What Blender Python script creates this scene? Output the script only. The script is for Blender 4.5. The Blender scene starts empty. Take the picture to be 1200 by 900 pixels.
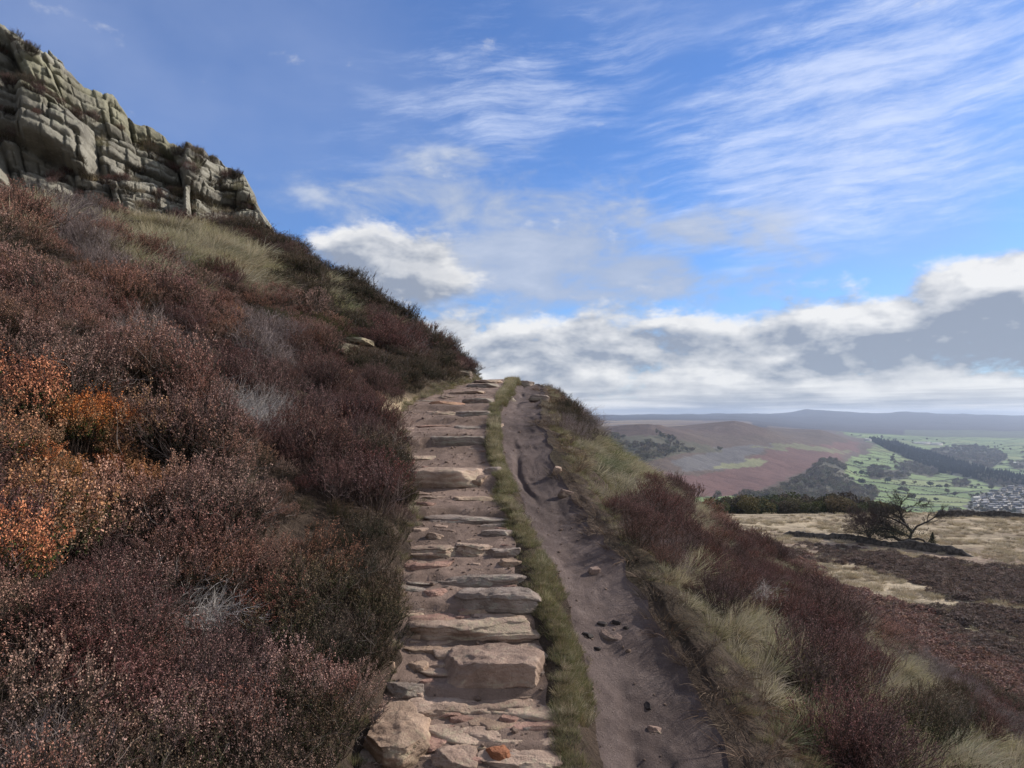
import bpy, math, random
import numpy as np
from mathutils import Vector, Matrix, Euler
R = math.radians
rng = np.random.default_rng(7)
random.seed(7)
sc = bpy.context.scene
COL = sc.collection

# ------------------------------------------------------------------ camera
F, CX, HY, CAMZ = 867.0, 600.0, 487.0, 1.75      # focal length / horizon row of the photo, eye height
cam = bpy.data.cameras.new('camera')
cam.sensor_width = 36; cam.lens = F/1200*36; cam.shift_y = (HY-450)/1200
cam.clip_start = .05; cam.clip_end = 40000
cam_o = bpy.data.objects.new('camera', cam); COL.objects.link(cam_o)
cam_o.location = (0, 0, CAMZ); cam_o.rotation_euler = (R(90), 0, 0)
sc.camera = cam_o

# ------------------------------------------------------------------ sun, exposure
SUN_AZ, SUN_EL = R(62), R(30)                    # right of the view direction, above the horizon
sd = Vector((math.sin(SUN_AZ)*math.cos(SUN_EL), math.cos(SUN_AZ)*math.cos(SUN_EL), math.sin(SUN_EL)))
sl = bpy.data.lights.new('sun', 'SUN'); sl.energy = 4.0; sl.angle = R(1.5); sl.color = (1, .92, .82)
so = bpy.data.objects.new('sun', sl); COL.objects.link(so)
so.rotation_euler = sd.to_track_quat('Z', 'Y').to_euler()
so.location = (30, 20, 40)
sc.view_settings.view_transform = 'Standard'; sc.view_settings.look = 'None'
sc.view_settings.gamma = 1; sc.view_settings.use_curve_mapping = False
sc.view_settings.exposure = 0.50
sc.render.engine = 'CYCLES'
sc.cycles.use_denoising = True
sc.cycles.max_bounces = 5; sc.cycles.diffuse_bounces = 3; sc.cycles.glossy_bounces = 1
sc.cycles.transmission_bounces = 2; sc.cycles.transparent_max_bounces = 6; sc.cycles.volume_bounces = 0
sc.cycles.caustics_reflective = False; sc.cycles.caustics_refractive = False

# ------------------------------------------------------------------ node helper
class E:
    def __init__(s, t, sock): s.t, s.k = t, sock
    def __add__(a, b): return a.t.m('ADD', a, b)
    __radd__ = __add__
    def __sub__(a, b): return a.t.m('SUBTRACT', a, b)
    def __rsub__(a, b): return a.t.m('SUBTRACT', b, a)
    def __mul__(a, b): return a.t.m('MULTIPLY', a, b)
    __rmul__ = __mul__
    def __truediv__(a, b): return a.t.m('DIVIDE', a, b)
    def __rtruediv__(a, b): return a.t.m('DIVIDE', b, a)
class NT:
    def __init__(s, tree): s.t = tree; tree.nodes.clear()
    def n(s, typ, ins=None, **kw):
        nd = s.t.nodes.new(typ)
        for k, v in kw.items(): setattr(nd, k, v)
        for k, v in (ins or {}).items(): s.put(nd.inputs[k], v)
        return nd
    def put(s, sock, v):
        if isinstance(v, E): s.t.links.new(v.k, sock)
        elif isinstance(v, bpy.types.NodeSocket): s.t.links.new(v, sock)
        else:
            if isinstance(v, (tuple, list)) and len(v) == 3 and sock.type == 'RGBA': v = (*v, 1)
            sock.default_value = v
    def m(s, op, *a):
        nd = s.t.nodes.new('ShaderNodeMath'); nd.operation = op
        for i, v in enumerate(a): s.put(nd.inputs[i], v)
        return E(s, nd.outputs[0])
    def clamp(s, a): nd = s.n('ShaderNodeClamp', {0: a}); return E(s, nd.outputs[0])
    def ss(s, v, a, b, c=0., d=1.):
        nd = s.n('ShaderNodeMapRange', {0: v, 1: a, 2: b, 3: c, 4: d}, interpolation_type='SMOOTHSTEP')
        return E(s, nd.outputs[0])
    def lin(s, v, a, b, c=0., d=1.):
        nd = s.n('ShaderNodeMapRange', {0: v, 1: a, 2: b, 3: c, 4: d}); return E(s, nd.outputs[0])
    def vec(s, x, y, z=0.): return E(s, s.n('ShaderNodeCombineXYZ', {0: x, 1: y, 2: z}).outputs[0])
    def noise(s, v, scale, detail=5, rough=.55, dist=0., lac=2.):
        nd = s.n('ShaderNodeTexNoise', {'Vector': v, 'Scale': scale, 'Detail': detail, 'Roughness': rough, 'Distortion': dist, 'Lacunarity': lac})
        return E(s, nd.outputs[0])
    def mix(s, f, a, b, mode='MIX'):
        nd = s.n('ShaderNodeMix', data_type='RGBA', blend_type=mode, clamp_factor=True)
        s.put(nd.inputs[0], f); s.put(nd.inputs[6], a); s.put(nd.inputs[7], b); return E(s, nd.outputs[2])
    def bump(s, h, strength=.5, dist=.02):
        return E(s, s.n('ShaderNodeBump', {'Height': h, 'Strength': strength, 'Distance': dist}).outputs[0])
    def attr(s, name): return s.n('ShaderNodeAttribute', attribute_name=name)
    def out(s, surf): nd = s.n('ShaderNodeOutputMaterial'); s.put(nd.inputs[0], surf)
    def pbr(s, col, rough=.9, normal=None, spec=.25):
        nd = s.n('ShaderNodeBsdfPrincipled', {'Base Color': col, 'Roughness': rough, 'Specular IOR Level': spec})
        if normal is not None: s.put(nd.inputs['Normal'], normal)
        return nd.outputs[0]
def material(name):
    m = bpy.data.materials.new(name); m.use_nodes = True
    return m, NT(m.node_tree)

# ------------------------------------------------------------------ world: Nishita sky and procedural clouds by direction
world = bpy.data.worlds.new('World'); sc.world = world; world.use_nodes = True
def build_world():
    w = NT(world.node_tree)
    sky = w.n('ShaderNodeTexSky', sky_type='NISHITA', sun_disc=False, sun_elevation=SUN_EL, sun_rotation=SUN_AZ,
              altitude=350, air_density=1.0, dust_density=.35, ozone_density=2.2)
    d = w.n('ShaderNodeTexCoord').outputs['Generated']
    sp = w.n('ShaderNodeSeparateXYZ', {0: d})
    x, y, z = (E(w, sp.outputs[i]) for i in range(3))
    d_sep = (x, y, z)
    az = w.m('ARCTAN2', x, y)
    el = w.m('ARCSINE', z)
    h = w.m('MAXIMUM', el, 0.)
    # place (photo pixel) -> azimuth, elevation
    def pe(px, py):
        a = math.atan((px-CX)/F); return a, math.atan((HY-py)/F*math.cos(a))
    def blob(px, py, rx, ry, inner=.2, rot=0.):
        a, e = pe(px, py)
        da, de = az - a, el - e
        if rot:
            c_, s_ = math.cos(R(rot)), math.sin(R(rot))
            da, de = da*c_ + de*s_, de*c_ - da*s_
        v = w.vec(da*(F/rx), de*(F/ry))
        L = E(w, w.n('ShaderNodeVectorMath', {0: v}, operation='LENGTH').outputs['Value'])
        return w.ss(L, inner, 1., 1., 0.)
    base = w.mix(1., sky.outputs[0], (.50, .70, 1.03), 'MULTIPLY')
    SK = 1.0
    # ---- high veil and cirrus on a plane far above, seen in perspective
    pl = w.vec(x/(z+.10), y/(z+.10))
    ca, sa = math.cos(R(32)), math.sin(R(32))
    az_w = az + (w.noise(w.vec(az*4., el*4., 3.), 1., 2) - .5)*.10
    el_w = el + (w.noise(w.vec(az*4., el*4., 9.), 1., 2) - .5)*.05
    st = w.vec((az_w*math.cos(R(5)) + el_w*math.sin(R(5)))*5.0, (el_w*math.cos(R(5)) - az_w*math.sin(R(5)))*30., 1.7)
    n1 = w.noise(st, 1.15, 10, .68, .10)
    n1b = w.noise(w.vec(az*7, el*16, 4.), 1., 5, .6)
    cm = w.m('MAXIMUM', blob(1050, 120, 470, 210, .15, 14), blob(600, 110, 360, 150, .1, 14)*.62)
    cirrus = w.ss(n1 + cm*.24 + n1b*.34, .68, 1.10) * w.ss(cm, 0., .7)
    veil = w.ss(w.noise(w.vec(az*3.2, el*5.5, 7.), 1., 4, .5), .40, .75)*.28
    veil = w.m('MAXIMUM', veil, blob(150, 60, 560, 230, 0.)*w.lin(w.noise(w.vec(az*5, el*8, 2.), 1., 4, .55), .3, .7, .35, .75)*.62)
    # ---- broken mid level stratocumulus
    n2 = w.noise(w.vec(az*7.5, el*17., 5.5), 1., 7, .58, .25)
    mm = w.m('MAXIMUM', blob(690, 310, 340, 110, .2), blob(560, 235, 330, 90, 0.)*.85)
    mid = w.ss(n2 + mm*.30, .54, .82) * w.ss(mm, 0., .4) * .90
    # ---- cumulus layer towards the horizon
    def cum(q, daz, del_, det=9, asp=14.5, rough=.60):
        v = w.vec((az+daz)*8.5, w.m('POWER', w.m('MAXIMUM', h+del_, .0001), .85)*asp, q)
        return w.noise(v, 1., det, rough, .1)
    c0 = cum(2.3, 0, 0)
    s0, s1 = cum(2.3, 0, 0, 4, 14.5, .5), cum(2.3, .016, .020, 4, 14.5, .5)
    band = w.ss(h, .205, .075)
    big = w.m('MAXIMUM', blob(1070, 400, 180, 70, .4), blob(1190, 345, 140, 62, .4))
    grey = blob(465, 310, 150, 84, .2)
    cov = w.m('MAXIMUM', band*.50, w.m('MAXIMUM', big*.52, grey*.46))
    dens0 = c0 + cov
    cum_a = w.ss(dens0 + (w.noise(w.vec(az*36, h*52, 6.), 1., 6, .65)-.5)*.26, .64, .90)
    lit = w.clamp((s0 - s1)*2.8 + (c0 - cum(2.3, .008, .010))*2.2 + .48)
    thick = w.ss(dens0, .80, 1.05)
    bigbody = w.m('MAXIMUM', blob(1060, 412, 150, 46, .3), blob(1200, 358, 90, 30, .1))
    rim = w.m('MAXIMUM', blob(1130, 335, 130, 34, .1), blob(1000, 372, 70, 26, .0))
    shade = w.clamp(lit*(1.10 - thick*.20) + (w.noise(w.vec(az*24, h*38, 2.), 1., 6, .62)-.5)*.75 - bigbody*.46 + bigbody*(w.noise(w.vec(az*15, h*30, 8.), 1., 6, .6)-.5)*.9 - blob(470, 315, 170, 80, .0)*.36 + w.ss(h, .10, .0)*.10 + rim*.35)
    # thin flat streaks low at the horizon
    n3 = w.noise(w.vec(az*5., h*95., 1.), 1., 6, .55, .2)
    low = w.ss(h, .055, .010)
    shade = shade*(1. - low*.75) + w.ss(n3, .34, .66)*low*.75
    K = .90/.1
    dark = (.25*K, .285*K, .355*K); bright = (.72*K, .715*K, .71*K)
    ccol = w.mix(shade, dark, bright)
    cum_a = w.m('MAXIMUM', cum_a, low*.93)
    c = w.mix(veil, base, (.33*K, .40*K, .60*K))
    c = w.mix(cirrus*.56, c, (.72*K, .77*K, .90*K))
    c = w.mix(mid, c, w.mix(w.clamp(w.ss(n2, .45, .8)*.9), (.34*K, .40*K, .53*K), (.50*K, .545*K, .64*K)))
    c = w.mix(cum_a*.96, c, ccol)
    behind = w.ss(w.m('ABSOLUTE', az), .85, 1.35)*w.ss(w.noise(w.vec(d_sep[0]*2.2, d_sep[1]*2.2, d_sep[2]*3.), 1., 5, .6), .36, .52)  # cloud out of view at the sides and behind, added for neutral soft fill
    c = w.mix(behind*.9, c, (.50*K, .51*K, .54*K))
    # below the horizon: dull ground light
    c = w.mix(w.ss(el, -.002, -.02), c, (.10*K, .10*K, .095*K))
    bg = w.n('ShaderNodeBackground', {0: c, 1: .1})
    o = w.n('ShaderNodeOutputWorld'); w.put(o.inputs[0], bg.outputs[0])
build_world()
world.cycles.sampling_method = 'MANUAL'; world.cycles.sample_map_resolution = 512

# ------------------------------------------------------------------ maths helpers
def sstep(x, a, b):
    t = np.clip((x-a)/(b-a), 0, 1); return t*t*(3-2*t)
def hash2(i, j, s=0):
    n = (i.astype(np.int64)*374761393 + j.astype(np.int64)*668265263 + int(s)*1442695041) & 0xffffffff
    n = ((n ^ (n >> 13))*1274126177) & 0xffffffff
    n = (n ^ (n >> 16)) & 0xffffffff
    return n/4294967295.0
def vnoise(x, y, s=0):
    i, j = np.floor(x), np.floor(y); u, v = x-i, y-j
    u = u*u*(3-2*u); v = v*v*(3-2*v)
    a = hash2(i, j, s); b = hash2(i+1, j, s); c = hash2(i, j+1, s); d = hash2(i+1, j+1, s)
    return (a*(1-u)+b*u)*(1-v) + (c*(1-u)+d*u)*v - .5
def fbm(x, y, o=4, s=0, g=.5):
    r, a = 0., 1.
    for k in range(o):
        r = r + a*vnoise(x*2**k+k*17.3, y*2**k-k*9.1, s+k); a *= g
    return r
def inpoly(px, py, poly):
    inside = np.zeros(px.shape, bool); n = len(poly)
    for i in range(n):
        x0, y0 = poly[i]; x1, y1 = poly[(i+1) % n]
        if y0 == y1: continue
        c = ((y0 > py) != (y1 > py)) & (px < (x1-x0)*(py-y0)/(y1-y0)+x0)
        inside ^= c
    return inside

# ------------------------------------------------------------------ terrain
# profile of the footpath: row of the photo where it is seen, distance ahead
PR = np.array([(900,3.5),(800,4.2),(700,5.0),(640,5.7),(600,6.5),(560,7.6),(540,8.1),(510,9.0),(480,10.4),(462,12.6),(450,16),(444.5,19.5)])
kY = [-30, -6, 0] + [p[1] for p in PR] + [23, 30, 45, 70, 116, 200]
kZ = [-4, -.6, -.02] + [CAMZ-(p[0]-HY)/F*p[1] for p in PR] + [2.72, 2.3, -.3, -6, -16, -30]
TY = np.arange(-30, 200, .05)
def smooth(v, n):
    k = np.ones(n)/n; return np.convolve(np.pad(v, n//2, mode='edge'), k, 'valid')[:len(v)]
TZ = smooth(np.interp(TY, kY, kZ), 13)
rows = np.where(TY > 3.5, HY-F*(TZ-CAMZ)/np.maximum(TY, .1), 900)
def edge(tab, drop=0.):
    t = np.array(tab, float); t = t[t[:, 0].argsort()]
    r = HY-F*(TZ-drop-CAMZ)/np.maximum(TY, .1)
    X = (np.interp(r, t[:, 0], t[:, 1])-CX)*TY/F
    i0, i1 = np.searchsorted(TY, 3.45), np.searchsorted(TY, 19.)
    X[:i0] = X[i0] + (TY[:i0]-TY[i0])*.02
    X[i1:] = X[i1] - np.maximum(TY[i1:]-19, 0)*.10
    return smooth(X, 15)
tL1 = edge([(900,428),(860,436),(800,446),(740,470),(700,474),(640,478),(600,484),(560,481),(540,479),(510,470),(495,462),(480,470),(470,482),(460,510),(448,548),(444,572)])
tR1 = edge([(900,655),(800,640),(700,618),(640,603),(600,592),(560,582),(540,577),(510,572),(480,576),(460,588),(450,597),(444,602)])
tL2 = edge([(900,706),(800,688),(740,674),(700,662),(640,634),(600,614),(560,598),(510,584),(480,588),(460,600),(450,606),(444,610)], .12)
tR2 = edge([(920,870),(800,818),(740,784),(700,757),(640,716),(600,682),(560,661),(510,638),(480,634),(460,637),(450,633),(444,630)], .12)
tL2 = np.maximum(tL2, tR1+.06); tR2 = np.maximum(tR2, tL2+.3)
tL1 = tL1 + fbm(TY*1.9, TY*0+1.3, 4, 310, .6)*.13; tR1 = tR1 + fbm(TY*2.3, TY*0+5.3, 4, 320, .6)*.09
tL2 = np.maximum(tL2+fbm(TY*1.5, TY*0+8.3, 4, 330, .6)*.08, tR1+.06); tR2 = np.maximum(tR2+fbm(TY*1.9, TY*0+3.3, 4, 340, .6)*.11, tL2+.3)
def look(Y): return [np.interp(Y, TY, t) for t in (TZ, tL1, tR1, tL2, tR2)]
RISER = [2.3, 2.9] + [float(np.interp(-r, -PR[:, 0], PR[:, 1])) for r in (886, 822, 750, 720, 684, 652, 606, 566, 517, 494, 478, 468, 460)]
def stairs(Y):
    """raises or lowers the tread between two risers so the earth is level there and jumps at a stone"""
    r = np.array(RISER); k = np.clip(np.searchsorted(r, Y)-1, 0, len(r)-2)
    a, b = r[k], r[k+1]; t = (Y-a)/(b-a)
    ya, yb = np.interp(a, TY, TZ), np.interp(b, TY, TZ)
    lin = ya+(yb-ya)*t
    st = ya + (yb-ya)*(.22*t + .78*sstep(t, -.02, .10)) - (yb-ya)*.40
    return np.where((Y > r[0]) & (Y < r[-1]), (st-lin)*.42, 0)
def sp(x, k): return np.where(x/k > 30, x, k*np.log1p(np.exp(np.clip(x/k, -50, 30))))
# far country: rows of the photo by column and distance
FC = [0.0, .12, .185, .30, .415, .473, .577, .70, 1.2]
FY = [116, 125, 150, 200, 400, 700, 1000, 1300, 1700, 2200, 2800, 3500, 4500, 6000, 8000, 9000, 12000]
FT = [
 [603, 612, 650, 690, 660, 615, 575, 540, 505, 500, 500, 499, 496, 491, 488, 487, 492],
 [603, 612, 650, 690, 660, 612, 568, 530, 500, 502, 501, 499, 495, 491, 487.5, 487, 492],
 [603, 612, 650, 690, 660, 608, 562, 524, 497, 502, 501, 498, 494, 490, 486.5, 486.5, 491],
 [602, 612, 650, 690, 665, 612, 580, 552, 520, 493, 500, 498, 495, 491, 486, 485, 490],
 [602, 612, 650, 695, 665, 615, 590, 566, 540, 521, 504, 507, 503, 498, 488, 483, 490],
 [602, 612, 650, 700, 670, 622, 598, 580, 558, 538, 520, 514, 507, 500, 489, 484, 489],
 [600, 611, 650, 700, 680, 632, 606, 590, 570, 553, 536, 522, 511, 501, 489, 484.5, 489],
 [604, 614, 650, 700, 680, 640, 614, 598, 578, 558, 540, 524, 512, 502, 491, 486.5, 490],
 [606, 614, 650, 700, 680, 640, 616, 600, 582, 562, 544, 527, 514, 503, 492, 489, 492]]
FTa = np.array(FT)
def zfar(x, Y):
    lY = np.log(np.clip(Y, 116, 12000)); ly = np.log(np.array(FY))
    # smooth (catmull-free) double interpolation
    ci = np.interp(x, FC, np.arange(len(FC))); c0 = np.clip(np.floor(ci).astype(int), 0, len(FC)-2); cf = sstep(ci-c0, 0, 1)*.5+(ci-c0)*.5
    ri = np.interp(lY, ly, np.arange(len(FY))); r0 = np.clip(np.floor(ri).astype(int), 0, len(FY)-2); rf = sstep(ri-r0, 0, 1)*.5+(ri-r0)*.5
    v = (FTa[c0, r0]*(1-rf)+FTa[c0, r0+1]*rf)*(1-cf) + (FTa[c0+1, r0]*(1-rf)+FTa[c0+1, r0+1]*rf)*cf
    X = x*Y
    v = v + fbm(X/260, Y/260, 4, 40)*1.6*sstep(Y, 300, 900) + fbm(x*14, Y/2600+7, 4, 44)*3.0*sstep(Y, 5000, 8500)*(1-sstep(Y, 11000, 12000))*.6
    # rocky tor on the skyline
    v = v - 1.9*np.exp(-((x-.398)/.010)**2)*np.exp(-((Y-9000)/500)**2) - 1.3*np.exp(-((x-.42)/.04)**2)*np.exp(-((Y-9000)/700)**2)
    v = v - 1.6*(sstep(x, .50, .535)-sstep(x, .560, .575))*np.exp(-((Y-9000)/600)**2)
    # little edge of crags along the top of the middle hill
    e = np.exp(-((Y-(1640+np.clip(x-.19, 0, .2)*4200))/40)**2)*sstep(x, .13, .16)*(1-sstep(x, .27, .31))
    v = v - e*2.2*(.6+fbm(x*160, Y*0+2., 2, 51))
    return CAMZ-(v-HY)/F*Y
def H(X, Y, rough=True):
    X = np.asarray(X, float); Y = np.asarray(Y, float)
    X, Y = np.broadcast_arrays(X, Y)
    zp, L1, R1, L2, R2 = look(Y)
    zs = zp + stairs(Y + fbm(X*1.6, Y*.8, 3, 30)*.22)
    # left bank
    d = np.maximum(L1-X, 0)
    s = np.interp(Y, [-6, 0, 5, 10, 14, 17, 20, 30, 60], [.43, .48, .50, .50, .51, .56, .675, .70, .70])
    rise = s*d-(s-.26)*sp(d-5.1, .5)+(s-.26)*sp(np.array(-5.1), .5) - .20*sp(d-26, 2)
    rise = rise + .10*(1-np.exp(-d/.15))
    hum = (fbm(X*.9, Y*.9, 3, 3)*.30 + fbm(X*.22+5, Y*.22, 2, 8)*.7*sstep(d, 1.5, 5))*sstep(d, .1, 1.3)
    left = zp + rise + hum*np.interp(Y, [0, 16, 22, 30], [1, 1, .45, .45])
    # right bank
    e = np.maximum(X-R2, 0)
    lip = .06*np.exp(-((e-.22)/.16)**2)
    fall = .69*sp(e-.30, .12) - .69*sp(np.array(-.30), .12) + np.interp(Y, [5, 11, 20], [.08, .50, .80])*(1-np.exp(-e/.9))
    hum = (fbm(X*1.1+3, Y*1.1, 3, 5)*.22 + fbm(X*.3, Y*.3+9, 2, 6)*.5*sstep(e, 1.5, 5))*sstep(e, .05, 1.0)
    right = zp - .12 + lip - fall + hum
    shelf = -13.55 + fbm(X/16, Y/16, 3, 12)*.7*sstep(Y, 20, 50) - np.maximum(X-95, 0)*.02
    k = 2.2
    m = np.clip(.5+.5*(right-shelf)/k, 0, 1)
    right = np.where(X > R2+4, shelf*(1-m)+right*m + k*m*(1-m)*.55, right)
    # between the two paths
    t = np.clip((X-R1)/np.maximum(L2-R1, .02), 0, 1)
    strip = zs*(1-sstep(t, 0, .5))+zp*sstep(t, 0, .5) - .12*sstep(t, .35, 1) + .03*np.sin(math.pi*t)
    # worn earth path
    t2 = np.clip((X-L2)/np.maximum(R2-L2, .02), 0, 1)
    rut = -.05*np.sin(math.pi*t2)
    if rough:
        gul = np.exp(-((t2-.30-.12*fbm(Y*.9, Y*0, 2, 21))/.07)**2)*np.clip(.25+vnoise(Y*1.3, Y*0+3, 22)*1.6, 0, 1)*.045
        rut = rut - gul + fbm(X*3, Y*2.2, 4, 23)*.030*np.sin(math.pi*t2)**.5 + fbm(X*11, Y*9, 4, 24, .6)*.012 - np.maximum(fbm(X*5+2, Y*4, 3, 27)-.12, 0)*.05
        gr = fbm(X*4, Y*4, 4, 25)*.022 + fbm(X*16, Y*16, 2, 26)*.006
    else: gr = 0
    dirt = zp-.12 + rut + .07*(1-sstep(t2, 0, .12)) * 0
    z = np.where(X < L1, left, np.where(X < R1, zs + gr, np.where(X < L2, strip+gr*.5, np.where(X < R2, dirt, right))))
    if rough: z = z + fbm(X*2.7, Y*2.7, 2, 28)*.05*np.where((X < L1-.1) | (X > R2+.1), 1, 0)
    # far country
    w = sstep(Y, 108, 122)
    x = X/np.maximum(Y, 1)
    f = zfar(np.clip(x, 0, 1.2), Y)
    lf = sstep(-x, .0, .5)*60*sstep(Y, 20, 60)*(Y/200)     # the hill keeps the left side
    z = z*(1-w) + (f + np.maximum(lf, 0))*w
    return z
def H1(x, y): return float(H(np.array([x]), np.array([y]))[0])
def pix(X, Y, Z): Yc = np.maximum(Y, .05); return CX+F*X/Yc, HY-F*(Z-CAMZ)/Yc
def ground_hit(px, py, y0=1.5, y1=120., steps=900):
    """first point of the ground seen at a row and column of the photo"""
    Y = np.exp(np.linspace(math.log(y0), math.log(y1), steps)); x = (px-CX)/F
    z = H(x*Y, Y, False); ray = CAMZ-(py-HY)/F*Y
    k = np.argmax(z >= ray)
    if not (z >= ray).any(): k = steps-1
    return x*Y[k], Y[k], z[k]
def path_y(py): return float(np.interp(-py, -PR[:, 0], PR[:, 1])) if py < 905 else 3.45

# ------------------------------------------------------------------ mesh helpers
def mk(name, V, Fq, mats=(), parent=None, col=None, smooth_=False, midx=None, link=True):
    V = np.asarray(V, np.float32); Fq = np.asarray(Fq, np.int32)
    me = bpy.data.meshes.new(name)
    me.vertices.add(len(V)); me.vertices.foreach_set('co', V.ravel())
    n, k = Fq.shape
    me.loops.add(n*k); me.loops.foreach_set('vertex_index', Fq.ravel())
    me.polygons.add(n); me.polygons.foreach_set('loop_start', np.arange(0, n*k, k, dtype=np.int32))
    try: me.polygons.foreach_set('loop_total', np.full(n, k, np.int32))
    except Exception: pass
    for m_ in (mats if isinstance(mats, (list, tuple)) else [mats]): me.materials.append(m_)
    if midx is not None: me.polygons.foreach_set('material_index', np.asarray(midx, np.int32))
    if smooth_: me.polygons.foreach_set('use_smooth', np.ones(n, bool))
    me.update(calc_edges=True)
    if col is not None:
        a = me.color_attributes.new('Col', 'FLOAT_COLOR', 'POINT')
        c = np.ones((len(V), 4), np.float32); c[:, :3] = col; a.data.foreach_set('color', c.ravel())
    o = bpy.data.objects.new(name, me)
    if link: COL.objects.link(o)
    if parent is not None: o.parent = parent
    return o
def tag(o, label=None, cat=None, group=None, kind=None):
    if label: o['label'] = label
    if cat: o['category'] = cat
    if group: o['group'] = group
    if kind: o['kind'] = kind
    return o
def empty(name, loc, rz=0, s=1.):
    o = bpy.data.objects.new(name, None); COL.objects.link(o); o.location = loc; o.rotation_euler = (0, 0, rz); o.scale = (s,)*3; return o
def copy_tree(o, parent=None):
    kids = list(o.children)
    c = o.copy(); COL.objects.link(c); c.parent = parent
    for ch in kids: copy_tree(ch, c)
    return c

# ------------------------------------------------------------------ materials
def mat_attr(name, rough=.95, hue=.03, val=.35, trans=0., bump_s=0., spec=.15, nscale=0., namp=0.):
    """material whose colour is the mesh's own painted species colour, varied from plant to plant"""
    m, t = material(name)
    c = E(t, t.attr('Col').outputs['Color'])
    oi = t.n('ShaderNodeObjectInfo')
    r = E(t, oi.outputs['Random'])
    r2 = t.m('FRACT', r*7.31)
    hs = t.n('ShaderNodeHueSaturation', {'Hue': r*(2*hue)+(.5-hue), 'Saturation': r2*.35+.80, 'Value': t.m('FRACT', r*13.7)*(2*val)+(1-val), 'Fac': 1., 'Color': c})
    c = E(t, hs.outputs[0])
    nrm = None
    if nscale:
        tc = t.n('ShaderNodeTexCoord').outputs['Object']
        n = t.noise(tc, nscale, 4)
        c = t.mix(1., c, t.mix(n, (1-namp,)*3, (1+namp,)*3), 'MULTIPLY')
        if bump_s: nrm = t.bump(n, bump_s, .03)
    sh = t.pbr(c, rough, nrm, spec)
    if trans:
        tr = t.n('ShaderNodeBsdfTranslucent', {0: c})
        mx = t.n('ShaderNodeMixShader', {0: trans}); t.put(mx.inputs[1], sh); t.put(mx.inputs[2], tr.outputs[0]); sh = mx.outputs[0]
    t.out(sh); return m
M = {}
M['plant'] = mat_attr('heather_stems', .9, .012, .28, .12)
M['blade'] = mat_attr('grass_blades', .75, .02, .22, .30)
M['bark'] = mat_attr('bark', .95, .01, .2, 0, .6, .1, 6., .4)
M['leafy'] = mat_attr('tree_foliage', .9, .025, .3, .15)

def rock_mat(name, a, b, c_, lichen, scale=1., bstr=.9):
    m, t = material(name)
    pos = t.n('ShaderNodeTexCoord').outputs['Object']
    geo = t.n('ShaderNodeNewGeometry')
    nz = E(t, t.n('ShaderNodeSeparateXYZ', {0: geo.outputs['Normal']}).outputs[2])
    r = E(t, t.n('ShaderNodeObjectInfo').outputs['Random'])
    n1 = t.noise(pos, 3.2*scale, 6, .6, .3); n2 = t.noise(pos, 22*scale, 6, .7); n3 = t.noise(pos, 95*scale, 4, .7); n4 = t.noise(pos, 1.3*scale, 3)
    col = t.mix(t.ss(n1, .34, .66), a, b)
    col = t.mix(t.ss(n2, .52, .72)*.75, col, c_)
    col = t.mix(t.ss(n4*.5+n2*.5, .50, .60)*t.ss(nz, -.1, .5)*.8, col, lichen)
    # lichen-free dark algae on the steep sides, pale worn crests
    col = t.mix(t.ss(n3, .55, .75)*.45, col, tuple(v*.35 for v in a))
    at = E(t, t.attr('Col').outputs['Color'])
    col = t.mix(1., col, at, 'MULTIPLY')
    h = n1*.4 + n2*.40 + n3*.25
    t.out(t.pbr(col, .88, t.bump(h, bstr, .05/scale), .25)); return m
M['rock'] = rock_mat('gritstone', (.24, .185, .155), (.37, .295, .25), (.46, .39, .34), (.33, .30, .23), 1.)
M['crag'] = rock_mat('crag_gritstone', (.18, .168, .14), (.31, .295, .245), (.41, .395, .33), (.31, .31, .235), .42, 1.)

def earth_mat(name, dry, damp, pale, rockc=None):
    m, t = material(name)
    pos = t.n('ShaderNodeTexCoord').outputs['Object']
    n1 = t.noise(pos, 1.6, 5, .6); n2 = t.noise(pos, 9, 6, .65); n3 = t.noise(pos, 60, 5, .75); n4 = t.noise(pos, 240, 2, .6)
    col = t.mix(t.ss(n1*.6+n2*.4, .40, .60), damp, dry)
    col = t.mix(t.ss(n2, .56, .74)*.6, col, pale)
    col = t.mix(t.ss(n3, .58, .72)*.55, col, tuple(v*.45 for v in damp))
    col = t.mix(t.ss(n4, .63, .73)*.6, col, tuple(min(1, v*1.7) for v in pale))
    vo = t.n('ShaderNodeTexVoronoi', {'Vector': pos, 'Scale': 55.}, feature='F1')
    pb = t.ss(E(t, vo.outputs['Distance']), .34, .12)*t.ss(n2, .5, .6)
    col = t.mix(pb*.6, col, pale)
    at = E(t, t.attr('Col').outputs['Color'])
    col = t.mix(1., col, at, 'MULTIPLY')
    t.out(t.pbr(col, .93, t.bump(n2*.5+n3*.4+n4*.15+pb*.25, .95, .035), .2)); return m
M['tread'] = earth_mat('trodden_earth', (.26, .182, .150), (.155, .108, .088), (.34, .26, .215))
M['dirt'] = earth_mat('damp_peaty_earth', (.155, .118, .105), (.098, .072, .064), (.20, .158, .138))

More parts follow.
